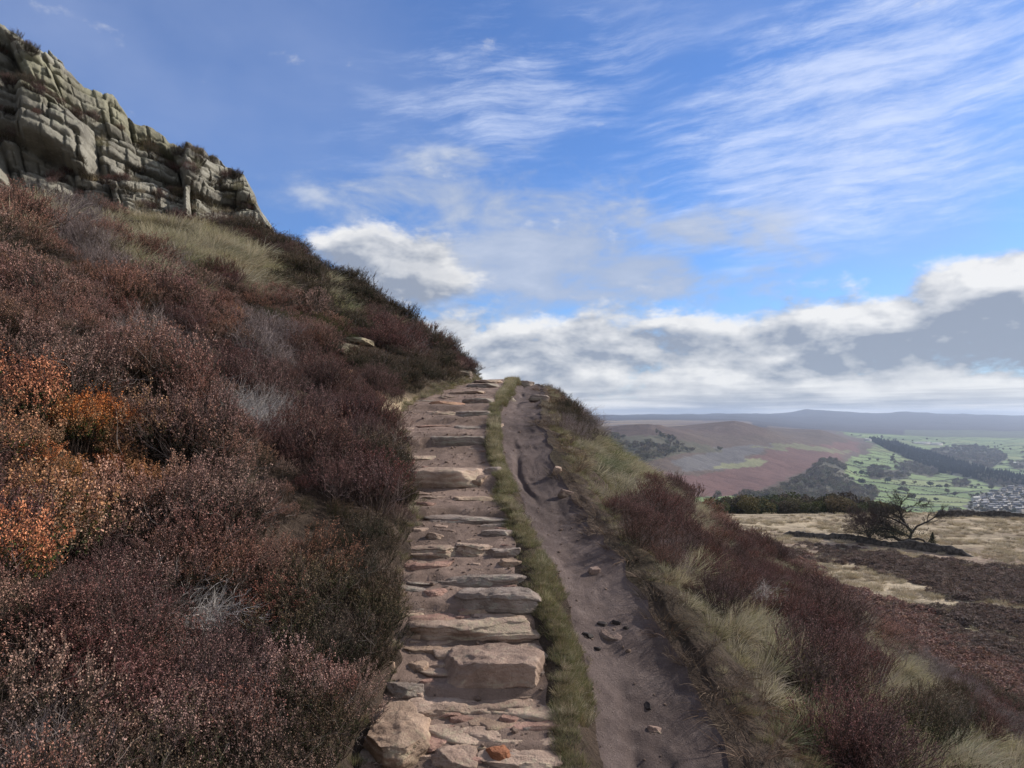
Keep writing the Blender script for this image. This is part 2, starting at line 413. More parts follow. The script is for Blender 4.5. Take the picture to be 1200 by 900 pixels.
def ground_mat():
    m, t = material('moorland_ground')
    pos = t.n('ShaderNodeTexCoord').outputs['Object']
    at = E(t, t.attr('Col').outputs['Color'])
    n2 = t.noise(pos, 2.1, 6, .65); n3 = t.noise(pos, 14, 5, .75)
    col = t.mix(1., at, t.mix(t.ss(n2*.5+n3*.5, .35, .65), (.55, .55, .55), (1.45, 1.42, 1.38)), 'MULTIPLY')
    t.out(t.pbr(col, .97, t.bump(n2*.5+n3*.4, 1., .12), .1)); return m
M['ground'] = ground_mat()
def moor_mat():
    m, t = material('moor_vegetation')
    pos = t.n('ShaderNodeTexCoord').outputs['Object']
    mp = t.n('ShaderNodeMapping', {'Vector': pos, 'Rotation': (0, 0, R(-25)), 'Scale': (.55, 1.3, 1.)}).outputs[0]
    at = E(t, t.attr('Col').outputs['Color'])
    n1 = t.noise(mp, .16, 5, .6, .3); n2 = t.noise(mp, .9, 6, .7); n3 = t.noise(pos, 5., 3, .7)
    col = t.mix(1., at, t.mix(t.ss(n1*.35+n2*.45+n3*.2, .36, .64), (.45, .43, .45), (1.5, 1.48, 1.42)), 'MULTIPLY')
    t.out(t.pbr(col, .97, t.bump(n2*.7+n3*.3, 1., .9), .1)); return m
M['moor'] = moor_mat()
def valley_mat():
    m, t = material('valley_fields')
    pos = t.n('ShaderNodeTexCoord').outputs['Object']
    ca = t.attr('Col'); at = E(t, ca.outputs['Color']); fm = E(t, ca.outputs['Alpha'])
    uv = t.n('ShaderNodeSeparateXYZ', {0: t.attr('field').outputs['Vector']})
    u, v = E(t, uv.outputs[0]), E(t, uv.outputs[1])
    fv = t.m('FLOOR', v); uu = u + t.m('FRACT', fv*.618)*1.0
    fu = t.m('FLOOR', uu)
    wn = t.n('ShaderNodeTexWhiteNoise', {'Vector': t.vec(fu, fv)}, noise_dimensions='2D')
    rnd = E(t, wn.outputs['Value'])
    du = .5 - t.m('ABSOLUTE', t.m('FRACT', uu)-.5); dv = .5 - t.m('ABSOLUTE', t.m('FRACT', v)-.5)
    n0 = t.noise(pos, .006, 4, .6); n1 = t.noise(pos, .03, 5, .65); n2 = t.noise(pos, .15, 5, .7)
    hedge = t.m('MAXIMUM', t.ss(du, .05, .025), t.ss(dv, .08, .04))*t.ss(n1, .30, .42)
    field = t.mix(rnd, (.13, .185, .078), (.22, .29, .125))
    field = t.mix(t.ss(rnd, .80, .86)*.6, field, (.20, .215, .10))
    field = t.mix(hedge*.9, field, (.045, .055, .035))
    col = t.mix(fm, field, at)
    col = t.mix(1., col, t.mix(t.ss(n0*.3+n1*.4+n2*.3, .36, .64), (.70, .68, .70), (1.28, 1.27, 1.24)), 'MULTIPLY')
    t.out(t.pbr(col, .97, t.bump(n1*.6+n2*.4, 1., 6.), .1)); return m
M['valley'] = valley_mat()

# ------------------------------------------------------------------ the ground as one grid that fans out to the horizon
def field_uv(X, Y):
    a = R(28); u = (X*math.cos(a)+Y*math.sin(a))/150; v = (-X*math.sin(a)+Y*math.cos(a))/95
    return u + fbm(X/420, Y/420, 2, 60)*1.3, v + fbm(X/380, Y/380, 2, 63)*1.5
WOODS = {
 'conifer': [[(1018,515),(1048,519),(1080,529),(1112,540),(1160,553),(1230,566),(1230,574),(1150,564),(1100,554),(1078,544),(1048,531)]],
 'bare': [[(1085,530),(1120,523),(1165,525),(1182,537),(1160,550),(1112,540)], [(945,560),(962,541),(985,540),(992,556),(1004,566),(1030,580),(1020,590),(1000,594),(905,592),(895,584)],
          [(740,594),(880,584),(955,578),(990,592),(870,598)], [(716,512),(770,510),(830,522),(850,530),(800,531),(745,545),(715,540)],
          [(1016,550),(1040,550),(1046,560),(1020,562)], [(1040,551),(1062,549),(1066,560),(1044,562)], [(1052,541),(1075,545),(1100,553),(1092,560),(1060,553)], [(1118,565),(1134,563),(1136,570),(1118,571)],
          [(1140,556),(1200,562),(1200,571),(1160,570)], [(1180,543),(1230,540),(1230,552),(1190,550)]]}
def colours(X, Y, Z):
    n = X.shape; px, py = pix(X, Y, Z)
    c = np.zeros(n+(4,)); c[..., 3] = 1
    def put(mask, rgb, a=1.): 
        m_ = (np.asarray(mask, float)*a)[..., None]; c[..., :3] = c[..., :3]*(1-m_)+np.array(rgb)*m_
    # hillside litter
    put(np.ones(n), (.062, .046, .036))
    put(sstep(fbm(X*.8, Y*.8, 3, 70), .0, .25), (.075, .066, .040), .4)
    bank = np.exp(-(((px-462)/34)**2+((py-474)/11)**2)**1.5)*(Y < 20)
    put(bank, (.36, .29, .20))
    # moor
    far = sstep(Y, 24, 34)*(X > 5)
    put(far, (.085, .056, .048))
    jx = (hash2(np.floor(X*9), np.floor(Y*9), 1)-.5); jy = (hash2(np.floor(X*9), np.floor(Y*9), 2)-.5)
    wx, wy = px+fbm(X*.35, Y*.35, 5, 71)*26+jx*22, py+fbm(X*.35+9, Y*.35, 5, 72, .65)*10+jy*8
    moor = (Y > 34) & (Y < 124)
    red = inpoly(wx, wy, [(940,650),(1060,709),(1110,745),(1210,800),(1240,900),(1000,900),(900,700)])
    put(moor & red, (.15, .085, .068))
    straw = moor & (wy < 634+np.clip((px-1000)*.10, -10, 26)); put(straw, (.43, .36, .26))
    put(straw & (fbm(X*.12, Y*.5, 3, 74) > .16), (.33, .26, .19), .4)
    put(moor & ~straw & (wy < 652+np.clip((px-960)*.085, -8, 30)), (.34, .265, .21))
    put(moor & inpoly(wx, wy, [(940,640),(1000,646),(1080,656),(1240,674),(1240,708),(1180,700),(1115,693),(1058,677),(1000,660)]), (.10, .074, .064))
    put(moor & inpoly(wx, wy, [(945,650),(1000,658),(1058,676),(1110,695),(1180,707),(1240,712),(1240,722),(1150,714),(1075,716),(1018,700),(960,676)]), (.44, .37, .27))
    put(moor & inpoly(wx, wy, [(1060,709),(1100,716),(1140,733),(1220,756),(1220,764),(1130,742),(1085,722)]), (.44, .39, .27))
    # valley
    V = Y > 118
    wx, wy = px+fbm(X/90, Y/90, 4, 75)*16, py+fbm(X/90+5, Y/90, 4, 76)*5
    hill = inpoly(wx, wy, [(-500,480),(860,480),(960,497),(1012,514),(1030,520),(985,545),(965,562),(880,580),(-500,620)])
    farr = (Y > 4300) | ((Y > 3200) & (px < 900))
    green = V & ~hill & ~farr
    c[..., 3] = np.where(green, 0, 1)
    put(V, (.10, .105, .055))
    put(V & hill, (.105, .080, .066))
    put(V & hill & inpoly(wx, wy, [(740,540),(800,560),(870,545),(900,527),(960,521),(1012,517),(985,540),(940,556),(880,578),(740,590)]), (.135, .078, .070))
    put(V & hill & inpoly(wx, wy, [(780,540),(850,525),(905,520),(880,535),(870,548),(800,552)]), (.12, .115, .115))
    put(V & hill & inpoly(wx, wy, [(828,548),(860,540),(896,537),(902,542),(870,549)]), (.19, .195, .115))
    put(V & hill & inpoly(wx, wy, [(872,525),(925,519),(980,527),(1000,530),(975,533),(930,527)]), (.155, .155, .095))
    put(V & hill & (wy < 509) & (px < 900), (.10, .072, .062))
    put(V & (Y < 640), (.06, .065, .040))
    put(farr & V, (.042, .036, .042))
    put(V & (Y > 2300) & (Y < 5200) & (px < 880), (.21, .155, .095))
    put(V & (Y > 2300) & (Y < 5200) & (px < 880) & (fbm(X/500, Y/160, 3, 78) > .08), (.12, .085, .075))
    put(V & (Y > 4300) & (Y < 5400) & (px > 1060), (.10, .12, .07), .7)
    vil = inpoly(wx, wy, [(1138,588),(1152,578),(1172,576),(1184,570),(1240,566),(1240,615),(1130,608)])
    put(V & vil, (.12, .12, .105)); c[..., 3] = np.where(V & vil, 1, c[..., 3])
    for k, ps in WOODS.items():
        for p in ps:
            mm = V & inpoly(px, py, p); put(mm, (.10, .095, .068) if k == 'bare' else (.028, .036, .024)); c[..., 3] = np.where(mm, 1, c[..., 3])
    return c
def build_ground():
    Ys = [-5.]
    while Ys[-1] < 12500:
        y = Ys[-1]
        Ys.append(y + (.12 if y < 1 else max(.022, .0062*y) if y < 24 else .0085*y if y < 126 else .0125*y))
    Ys = np.array(Ys); nr = len(Ys)
    zp, L1, R1, L2, R2 = look(Ys)
    jag = lambda s, a: fbm(Ys*2.2, Ys*0+s, 4, 80+s)*a
    def seg(n): return (np.arange(n)/n)
    uL = np.linspace(1, 0, 150, endpoint=False)**1.5
    WL = 1.25*np.maximum(Ys, 0)+6; WR = 1.3*np.maximum(Ys, 0)+7
    cols = [L1[:, None]-WL[:, None]*uL[None], L1[:, None]+(R1-L1)[:, None]*seg(52)[None], R1[:, None]+(L2-R1)[:, None]*seg(12)[None],
            L2[:, None]+(R2-L2)[:, None]*seg(46)[None], R2[:, None]+WR[:, None]*(np.linspace(0, 1, 400)**1.25)[None]]
    X = np.concatenate(cols, 1); Y = np.broadcast_to(Ys[:, None], X.shape).copy()
    Z = H(X, Y)
    b = np.cumsum([150, 52, 12, 46])          # column bounds
    C4 = colours(X, Y, Z)
    # painted multipliers on the two paths: dark damp seam and worn pale crown
    jj = np.arange(X.shape[1])
    pathm = (jj >= b[0]) & (jj < b[1]); dirtm = (jj >= b[2]) & (jj <= b[3])
    e1 = 1+fbm(X*1.3, Y*1.3, 3, 82)*.5
    e2 = 1+fbm(X*1.1, Y*.7, 3, 83)*.5
    pc = np.stack([e1, e1*(1+.02), e1], -1); dc = np.stack([e2, e2, e2*1.01], -1)
    def sub(name, r0, r1, c0, c1, mat, rgb=None, kind='structure', uv=False):
        r1 = min(r1, nr-1)
        xs, ys, zs = X[r0:r1+1, c0:c1+1], Y[r0:r1+1, c0:c1+1], Z[r0:r1+1, c0:c1+1]
        n0, n1 = xs.shape
        V = np.stack([xs, ys, zs], -1).reshape(-1, 3)
        i = np.arange(n0*n1).reshape(n0, n1)
        Fq = np.stack([i[:-1, :-1], i[:-1, 1:], i[1:, 1:], i[1:, :-1]], -1).reshape(-1, 4)
        o = mk(name, V, Fq, mat, smooth_=True)
        a = o.data.color_attributes.new('Col', 'FLOAT_COLOR', 'POINT')
        cc = np.ones((len(V), 4), np.float32)
        cc[:, :] = C4[r0:r1+1, c0:c1+1].reshape(-1, 4) if rgb is None else 1
        if rgb is not None: cc[:, :3] = rgb[r0:r1+1, c0:c1+1].reshape(-1, 3)
        a.data.foreach_set('color', cc.ravel())
        if uv:
            fu, fv = field_uv(V[:, 0], V[:, 1])
            a = o.data.attributes.new('field', 'FLOAT_VECTOR', 'POINT'); a.data.foreach_set('vector', np.stack([fu, fv, fu*0], -1).astype(np.float32).ravel())
        return tag(o, kind=kind)
    rA = int(np.searchsorted(Ys, 27)); rB = int(np.searchsorted(Ys, 122)); rC = int(np.searchsorted(Ys, 4300)); nc = X.shape[1]-1
    sub('hillside_ground', 0, rA, 0, b[0], M['ground'])
    sub('stepped_path', 0, rA, b[0], b[1], M['tread'], pc)
    sub('grass_verge_ground', 0, rA, b[1], b[2], M['ground'])
    sub('dirt_path', 0, rA, b[2], b[3], M['dirt'], dc)
    sub('slope_ground', 0, rA, b[3], nc, M['ground'])
    sub('moorland', rA, rB, 0, nc, M['moor'])
    sub('valley_floor', rB, rC, 0, nc, M['valley'], uv=True)
    sub('far_hills', rC, nr-1, 0, nc, M['valley'], uv=True)
build_ground()

# ------------------------------------------------------------------ crag above the slope
def build_crag():
    sx = np.array([-330, -150, 0, 50, 100, 150, 200, 250, 285, 299, 312.])
    by = np.array([90, 150, 198, 206, 212, 218, 232, 242, 247, 252., 258])
    ty = np.array([-190, -80, 22, 50, 108, 132, 166, 186, 207, 236., 262])
    dy = np.array([12.5, 13.5, 15, 15.6, 16.2, 17, 18, 19, 19.8, 20.2, 20.4])
    ns, nt = 620, 330
    S = np.linspace(0, 1, ns); px = np.interp(S, np.linspace(0, 1, len(sx)), sx)
    B = np.interp(px, sx, by); T = np.interp(px, sx, ty) + fbm(px/22, px*0, 4, 100)*9*sstep(303-px, 0, 40)
    Yb = np.interp(px, sx, dy)
    T = T + 5*np.exp(-((px-133)/9)**2)*-1 - 7*sstep(px, 52, 56)*(1-sstep(px, 72, 78)) + 6*np.exp(-((px-198)/5)**2)
    base = np.stack([(px-CX)/F*Yb, Yb, CAMZ-(B+70-HY)/F*Yb], -1)
    lean = 1.6*sstep(308-px, 0, 60)+.25
    Yt = Yb+lean
    top = np.stack([(px-CX)/F*Yt, Yt, CAMZ-(T-HY)/F*Yt], -1)
    t = np.linspace(0, 2.0, nt)[None, :, None]
    tf = np.clip(t, 0, 1)
    P = base[:, None]+(top-base)[:, None]*tf
    back = np.clip(t-1, 0, 1)
    # behind the top the mass rolls over and goes down into the hill
    hgt = (top-base)[:, 2][:, None]
    P[..., 1] += (back[..., 0]*7.5); P[..., 0] -= back[..., 0]*4.0*sstep(303-px, 0, 60)[:, None]
    P[..., 2] += -(back[..., 0]**1.6)*(hgt*1.3+1.5) + .55*np.sin(np.clip(back[..., 0], 0, .5)*math.pi)*sstep(303-px, 20, 120)[:, None]*0
    # local coordinates for the joints: a along the face, h up the face, beds tilted with the slope
    a = np.concatenate([[0], np.cumsum(np.linalg.norm(np.diff(base, axis=0), axis=1))])[:, None]+0*t[..., 0]
    L = np.linalg.norm(top-base, axis=1)[:, None]
    h = tf[..., 0]*L + back[..., 0]*7
    wa = a + fbm(a*.3, h*.3, 3, 101)*.55 + h*.18; wh = h + a*.10 + fbm(a*.18, h*.3, 3, 102)*.55
    def blocks(sa, sh, amp, crack, seed, cw=.05):
        l = wh/sh + fbm(wa*.3, wh*0, 2, seed+5)*.8; li = np.floor(l)
        k = wa/sa + hash2(li, li*0, seed)*3; ki = np.floor(k)
        v = hash2(ki, li, seed+1)-.5
        fu, fv = k-ki, l-li
        du = np.minimum(fu, 1-fu)*sa; dv = np.minimum(fv, 1-fv)*sh
        c = np.minimum(du*1.3, dv)
        rnd = (1-np.clip(c/(cw*3.), 0, 1))**2
        tilt = (fu-.5)*(hash2(ki, li, seed+2)-.5)*amp*1.2 + (fv-.5)*(hash2(ki, li, seed+3)-.35)*amp*1.2
        return v*amp + tilt - crack*rnd
    D = blocks(2.1, 1.35, .62, .34, 110, .09) + blocks(1.0, .50, .26, .16, 120, .04) + blocks(.42, .24, .10, .08, 130, .022)
    D = D + fbm(a*.35, h*.35, 3, 140)*.5 + fbm(a*3.5, h*3.5, 4, 141)*.12
    hn = tf[..., 0]
    pxg = px[:, None]
    # overhanging brow over a dark hollow, upright slabs below
    D = D + .50*sstep(pxg, 20, 34)*(1-sstep(pxg, 98, 108))*sstep(hn, .40, .44)*(1-sstep(hn, .60, .80)) - .45*np.exp(-((pxg-52)/50)**2)*np.exp(-((hn-.34)/.06)**2)
    D = D + .55*sstep(pxg, 214, 219)*np.exp(-((pxg-219)/40)**2)*(1-back[..., 0])
    env = sstep(310-pxg, 0, 16)*.8+.2
    env = env*np.clip((2-t[..., 0])/.3, 0, 1)
    env = env*(1-.55*sstep(hn, .86, 1.)*(1-sstep(back[..., 0], .35, .6)))
    kk = back[..., 0:1]; kk = sstep(kk*2.2+np.clip(hn[..., None]-.80, 0, 1)*1.5, 0, 1)
    N = np.array([.38, -.90, .12])*(1-kk)+np.array([.25, -.30, .9])*kk+0*P
    N /= np.linalg.norm(N, axis=-1, keepdims=True)
    P = P + N*(D*env)[..., None]
    g = fbm(a*.5, h*.5, 4, 150)
    cc = np.ones(P.shape)*(1+g*.5)[..., None]
    yel = sstep(fbm(a*.28, h*.5, 3, 152)+.35*np.exp(-((pxg-45)/40)**2)*np.exp(-((hn-.72)/.2)**2), .16, .34)[..., None]
    cc = cc*(1-yel)+cc*yel*np.array([1.10, 1.11, .95])
    i = np.arange(ns*nt).reshape(ns, nt)
    Fq = np.stack([i[:-1, :-1], i[1:, :-1], i[1:, 1:], i[:-1, 1:]], -1).reshape(-1, 4)
    o = mk('rock_crag', P.reshape(-1, 3), Fq, M['crag'], col=cc.reshape(-1, 3), smooth_=False)
    tag(o, 'large grey gritstone crag with green lichen and cracks above the heather slope', 'crag')
    return P, px
CR_P, CR_px = build_crag()

# ------------------------------------------------------------------ stones
def rock_mesh(name, w, d, h, seed, n=44, box=.45, lump=.16, mat=None, col=(1, 1, 1), fine=.03, edge_w=.0, strata=0.):
    """broken slab: a rounded box w x d x h cut by random planes into crisp faces, bedding lines on its sides; origin at its foot"""
    rs = np.random.default_rng(seed+500); n = max(n, 4)
    g = np.tan(np.linspace(-1, 1, n)*math.pi/4); V, Fq, o0 = [], [], 0
    A, B = np.meshgrid(g, g, indexing='ij'); one = np.ones_like(A)
    for P in ((A, B, one), (B, A, -one), (one, A, B), (-one, B, A), (B, one, A), (A, -one, B)):
        V.append(np.stack(P, -1).reshape(-1, 3)); i = np.arange(n*n).reshape(n, n)+o0
        Fq.append(np.stack([i[:-1, :-1], i[1:, :-1], i[1:, 1:], i[:-1, 1:]], -1).reshape(-1, 4)); o0 += n*n
    V = np.concatenate(V); Fq = np.concatenate(Fq)
    S = V/np.linalg.norm(V, axis=1, keepdims=True)
    e = 2+3.8*(1-box)
    V = S/((np.abs(S)**e).sum(1, keepdims=True))**(1/e)
    # plan outline and broken corners
    k = 1+fbm(S[:, 0]*1.2+seed*3.7, S[:, 1]*1.2+S[:, 2]*.5, 3, seed)*lump*1.6
    V[:, 0] *= k; V[:, 1] *= k
    for q in range(int(rs.integers(9, 15))):
        a = rs.uniform(0, 2*math.pi); nz = rs.choice([0, .25, .5, -.3], p=[.35, .3, .2, .15])+rs.normal()*.08
        N = np.array([math.cos(a), math.sin(a), nz]); N /= np.linalg.norm(N)
        reach = (V@N).max(); dd = reach*rs.uniform(.80, .97) if box < .6 else reach*rs.uniform(.72, .93)
        ov = np.maximum(V@N-dd, 0); V = V-ov[:, None]*N*.93
    for q in range(int(rs.integers(3, 6))):
        N = np.array([rs.normal()*.14, rs.normal()*.14, 1.]); N /= np.linalg.norm(N); reach = (V@N).max(); ov = np.maximum(V@N-reach*rs.uniform(.78, .97), 0); V = V-ov[:, None]*N*.95
    X, Y_, Z = V[:, 0]*w/2, V[:, 1]*d/2, V[:, 2]*h/2
    qf = 5.0
    up = sstep(S[:, 2], .2, .8); side = 1-np.abs(S[:, 2])**3
    Z = Z + (np.abs(fbm(X*qf*1.0+seed, Y_*qf*1.6, 4, seed+3))*-.10+.02)*min(h, .16)*2*up
    # bedding: thin ledges on the broken sides
    l = (Z/.028 + fbm(X*6, Y_*6+seed, 2, seed+31)*1.4); li = np.floor(l); st = (hash2(li, li*0+seed, 7)-.5)
    k2 = 1+side*st*min(.018/max(min(w, d)*.5, .02), .14)
    X, Y_ = X*k2, Y_*k2
    f = fbm(X/.045+seed, Y_/.045+Z/.03, 4, seed+21, .6)*.010*min(1, max(w, d)/.25)
    L = np.maximum(np.linalg.norm(np.stack([X, Y_, Z], 1), axis=1), 1e-4)
    X, Y_, Z = X*(1+f/L), Y_*(1+f/L), Z*(1+f/L)
    Z = Z+h/2
    P = np.stack([X, Y_, Z], 1)
    tone = (1+fbm(X*6+seed, Y_*6, 4, seed+41)*.5)
    low = sstep(Z/h, .75, .25)*side*.5*sstep(fbm(X*5, Z*9+seed, 3, seed+51), -.2, .15)      # patchy olive darkening towards the foot of the sides
    tone = tone[:, None]*(np.array(col)*(1-low[:, None]) + low[:, None]*np.array([.32, .33, .24]))
    return mk(name, P, Fq, mat or M['rock'], col=tone, smooth_=True)
# x, front foot row, width in px, depth m, height m, turn deg, tone, seed, label   (photo columns / rows)
WARM = (1.10, .99, .91); PALE = (1.28, 1.18, 1.08); GREY = (.92, .93, .93); PINK = (1.12, .86, .80); TAN = (1.16, 1.04, .90); RUST = (.95, .50, .30); DARK = (.5, .48, .46)
ST = [
 (576, 823, 140, .34, .22, -8, WARM, 1, 'largest rounded grey boulder forming a step beside the grass verge', .6),
 (550, 750, 152, .42, .15, -4, PALE, 2, 'broad pale worn slab with a dark undercut front edge, above the rounded boulder', .4),
 (581, 722, 100, .24, .16, -16, GREY, 3, 'lumpy grey stone with mossy front lying on the back of the broad pale slab', .5),
 (512, 700, 34, .13, .08, 0, PINK, 4, 'small reddish brown rounded stone between two pale slabs on the steps', .7),
 (567, 686, 104, .28, .12, -6, GREY, 5, 'wide grey slab with bleached ragged edge behind the lumpy grey stone', .4),
 (500, 671, 66, .20, .08, 10, PINK, 6, 'long pinkish slab at the left edge of the steps near the heather', .4),
 (494, 770, 54, .10, .06, 4, TAN, 7, 'narrow pale stone lying across the left side of the earth tread', .6),
 (489, 792, 34, .17, .09, 20, TAN, 8, 'small rounded buff stone left of the largest boulder', .8),
 (456, 791, 13, .06, .04, 0, TAN, 9, 'tiny pale stone beside the heather left of the small buff stone', .8),
 (473, 822, 60, .24, .11, 12, GREY, 10, 'flat topped grey brown stone left of the largest boulder', .6),
 (510, 850, 92, .22, .10, 4, PALE, 11, 'knobbly pale stone with a long tapering right end', .6),
 (513, 880, 66, .20, .07, 16, PINK, 12, 'low reddish brown slab half sunk in the trodden earth', .5),
 (588, 882, 84, .24, .045, 0, PALE, 13, 'flat cream coloured stone worn level with the earth near the bottom', .5),
 (584, 899, 25, .13, .11, 25, RUST, 14, 'small loose orange brown rock sitting on the lowest stones', .5),
 (459, 922, 84, .36, .17, 10, TAN, 15, 'large domed boulder at the bottom left foot of the steps', .7),
 (531, 915, 52, .20, .09, 0, WARM, 16, 'pale brown stone cut by the lower picture edge beside the domed boulder', .5),
 (610, 918, 104, .22, .08, 0, PALE, 17, 'wide pale slab under the small orange brown rock', .5),
 (536, 822, 18, .08, .03, 0, GREY, 18, 'small flat chip of stone in front of the largest boulder', .7),
 (526, 571, 94, .55, .20, -3, PALE, 19, 'big overhanging slab with a shadowed front halfway up the steps', .35),
 (556, 569, 34, .30, .15, 12, TAN, 20, 'bright knob of stone at the right end of the overhanging slab', .6),
 (523, 518, 80, .40, .16, 0, GREY, 21, 'long level slab with a dark mossy riser above the overhanging slab', .25),
 (493, 538, 38, .35, .07, 5, PALE, 22, 'pale flat stone on the left of the tread below the mossy riser', .5),
 (578, 561, 24, .25, .13, -10, GREY, 23, 'squat grey stone at the grass edge right of the overhanging slab', .6),
 (552, 590, 52, .30, .06, 4, TAN, 24, 'yellowish flat stone below the overhanging slab', .5),
 (508, 586, 40, .14, .05, 0, PALE, 25, 'line of broken pale stone left of the yellowish flat stone', .7),
 (548, 612, 98, .26, .09, 3, GREY, 26, 'long low grey riser stone with cracked edge in mid path', .4),
 (496, 596, 28, .14, .05, 0, PINK, 27, 'small pinkish stone at the left end above the long low riser', .6),
 (508, 651, 66, .34, .10, 8, WARM, 28, 'brown grey slab at the left side beneath the long low riser', .45),
 (560, 652, 46, .30, .11, -35, PALE, 29, 'diagonal pale slab between two darker slabs', .4),
 (592, 653, 38, .24, .12, 4, GREY, 30, 'rounded grey slab at the grass edge right of the diagonal pale slab', .6),
 (583, 630, 36, .18, .08, -6, GREY, 31, 'small grey stone against the verge above the rounded grey slab', .6),
 (555, 489, 42, .35, .13, 0, GREY, 32, 'short grey block high on the steps beside the verge', .35),
 (516, 489, 42, .40, .10, 4, WARM, 33, 'brown slab high on the steps left of the short grey block', .4),
 (522, 476, 42, .35, .10, -3, (1.25, .9, .7), 34, 'orange tinged slab near the sandy bank at the top', .4),
 (560, 473, 36, .45, .14, 0, GREY, 35, 'dark faced block beside the verge near the top of the steps', .3),
 (528, 468, 34, .50, .10, 0, WARM, 36, 'flat brown slab behind the orange tinged slab', .4),
 (505, 500, 50, .40, .06, 0, PINK, 37, 'low pink slab left of the path below the brown slab', .5),
 (548, 502, 34, .35, .09, -4, GREY, 38, 'grey stone with rounded edge above the mossy riser', .5),
 (545, 461, 38, .8, .10, 0, WARM, 39, 'broad weathered slab at the crest with a thin shadow line', .35),
 (566, 455, 38, 1.0, .14, 0, GREY, 40, 'grey slab second from the crest beside the verge', .35),
 (541, 448, 22, .9, .30, 0, DARK, 41, 'dark square block against the skyline at the top of the steps', .3),
 (571, 449, 32, 1.2, .16, 0, WARM, 42, 'pale brown topmost slab of the steps on the crest', .35),
 (594, 461, 20, .7, .14, 6, GREY, 43, 'lichen grey kerb stone at the verge just below the crest', .5),
 (569, 512, 16, .4, .12, 8, TAN, 44, 'pale kerb stone at the right end of the mossy riser', .5),
 (583, 540, 8, .14, .12, 0, PALE, 45, 'small upright pale stone in the verge beside the dirt path', .6),
 (585, 490, 10, .3, .10, 0, PALE, 46, 'small pale stone in the verge near the top', .6),
 (596, 668, 34, .16, .08, 6, TAN, 47, 'ochre stone poking from the grass right of the grey slab', .6),
 (486, 640, 22, .16, .05, 0, PINK, 48, 'flat pink chip at the heather edge left of the brown grey slab', .6),
]
def place_rock(px, py, wpx, d, h, rz, tone, seed, label, box, strip=False, sink=.25, name='step_stone', cat='stone', group=None, drop=0., yy=None, mat=None, n=None):
    Y = yy if yy is not None else path_y(py)
    if yy is None and drop:                        # the dirt path lies lower
        for _ in range(6): Y = float(np.interp(0, -(HY-F*(H((px-CX)/F*TY[680:1100], TY[680:1100], False)-CAMZ)/TY[680:1100]-py)[::1], TY[680:1100]))
    X = (px-CX)/F*Y; w = wpx*Y/F
    yc = Y+d*.5
    Xc = (px-CX)/F*yc
    zf = min(H1(X, Y-.03), H1(X-w*.3, Y), H1(X+w*.3, Y)); zb = H1(Xc, yc)
    zb = H1(Xc, Y+d*.30); top = max(zf+h, min(zb+.012, zf+h*1.5)); hh = (top-zf)+.05+h*.3; z = top-hh
    o = rock_mesh(name, w, d, hh, seed, n or (46 if Y < 6 else 30), box, .16 if box < .5 else .2, mat=mat, col=tone, strata=.06 if box < .4 else .03)
    o.location = (X, yc, z); o.rotation_euler = (R(-2), R(random.uniform(-3, 3)), R(rz))
    return tag(o, label, cat, group)
for p in ST:
    p = list(p); big = p[2] > 40
    p[1] += 0; p[3] *= 1.35 if big else 1.1; p[4] *= .62 if p[7] not in (1, 3, 15, 19) else .95; p[3] *= 1.15 if p[7] in (1, 15) else 1.; p[2] *= 1.06; p[5] += random.uniform(-9, 9) if big else 0
    place_rock(*p, group='stones set into the stepped path')
def trodden_stones():
    r_ = random.Random(77); taken = [(p[0], p[1]) for p in ST]; n = 0; t = 0
    while n < 125 and t < 12000:
        t += 1
        py = r_.choice([r_.uniform(560, 905), r_.uniform(455, 905)]); Y = path_y(py); _, L1, R1, _, _ = [float(v) for v in look(np.array(Y))]
        X = r_.uniform(L1+.06, R1-.06); px = CX+F*X/Y; sc_ = F/Y
        if any(abs(px-a) < 26 and abs((py-4)-b) < 8 for a, b in taken): continue
        taken.append((px, py)); n += 1
        w = r_.choice([r_.uniform(.07, .16), r_.uniform(.18, .42 if py > 650 else .60)])
        place_rock(px, py, w*sc_, min(w*r_.uniform(.5, .9), .34), r_.uniform(.012, .03), r_.uniform(-25, 25), r_.choice([WARM, PALE, GREY, PINK, TAN]), 900+n, 'small worn stone trodden nearly flush into the earth of the steps', r_.uniform(.3, .6),
                   name='trodden_stone', group='small stones trodden into the earth between the slabs', n=18)
trodden_stones()
# loose stones on and beside the dirt path, in the slopes
def rock_on_ground(px, py, w, d, h, rz, tone, seed, label, box=.6, name='loose_stone', sink=.3, mat=None):
    X, Y, z = ground_hit(px, py)
    small = w < .3
    o = rock_mesh(name, w, d, h*(1+sink), seed, 26, box, .3 if small else .2, col=tone, mat=mat)
    o.location = (X, Y+d*.4, z-h*sink-(.01 if small else 0)); o.rotation_euler = (R(random.uniform(-18, 18) if small else -4), R(random.uniform(-22, 22) if small else 3), R(rz))
    return tag(o, label, 'stone')
rock_on_ground(696, 674, .09, .07, .07, 20, (.8, .72, .70), 61, 'small angular pinkish stone standing on the dirt path')
rock_on_ground(716, 749, .17, .12, .04, -20, (.80, .72, .70), 62, 'flat buried stone in the dirt path just below the dark clods')
rock_on_ground(768, 862, .08, .06, .035, 0, (.85, .75, .72), 63, 'small half buried stone at the near end of the dirt path')
rock_on_ground(651, 556, .10, .08, .10, 0, PALE, 64, 'small white stone on the bank right of the dirt path')
rock_on_ground(1157, 898, .26, .16, .14, 30, PALE, 65, 'pale rock lying in the grass at the lower right corner')
rock_on_ground(663, 583, .16, .12, .09, 0, (.9, .8, .75), 66, 'flattish stone in the worn bank beside the dirt path')
rock_on_ground(632, 470, .35, .25, .12, 0, GREY, 67, 'low grey stone where the dirt path meets the crest')
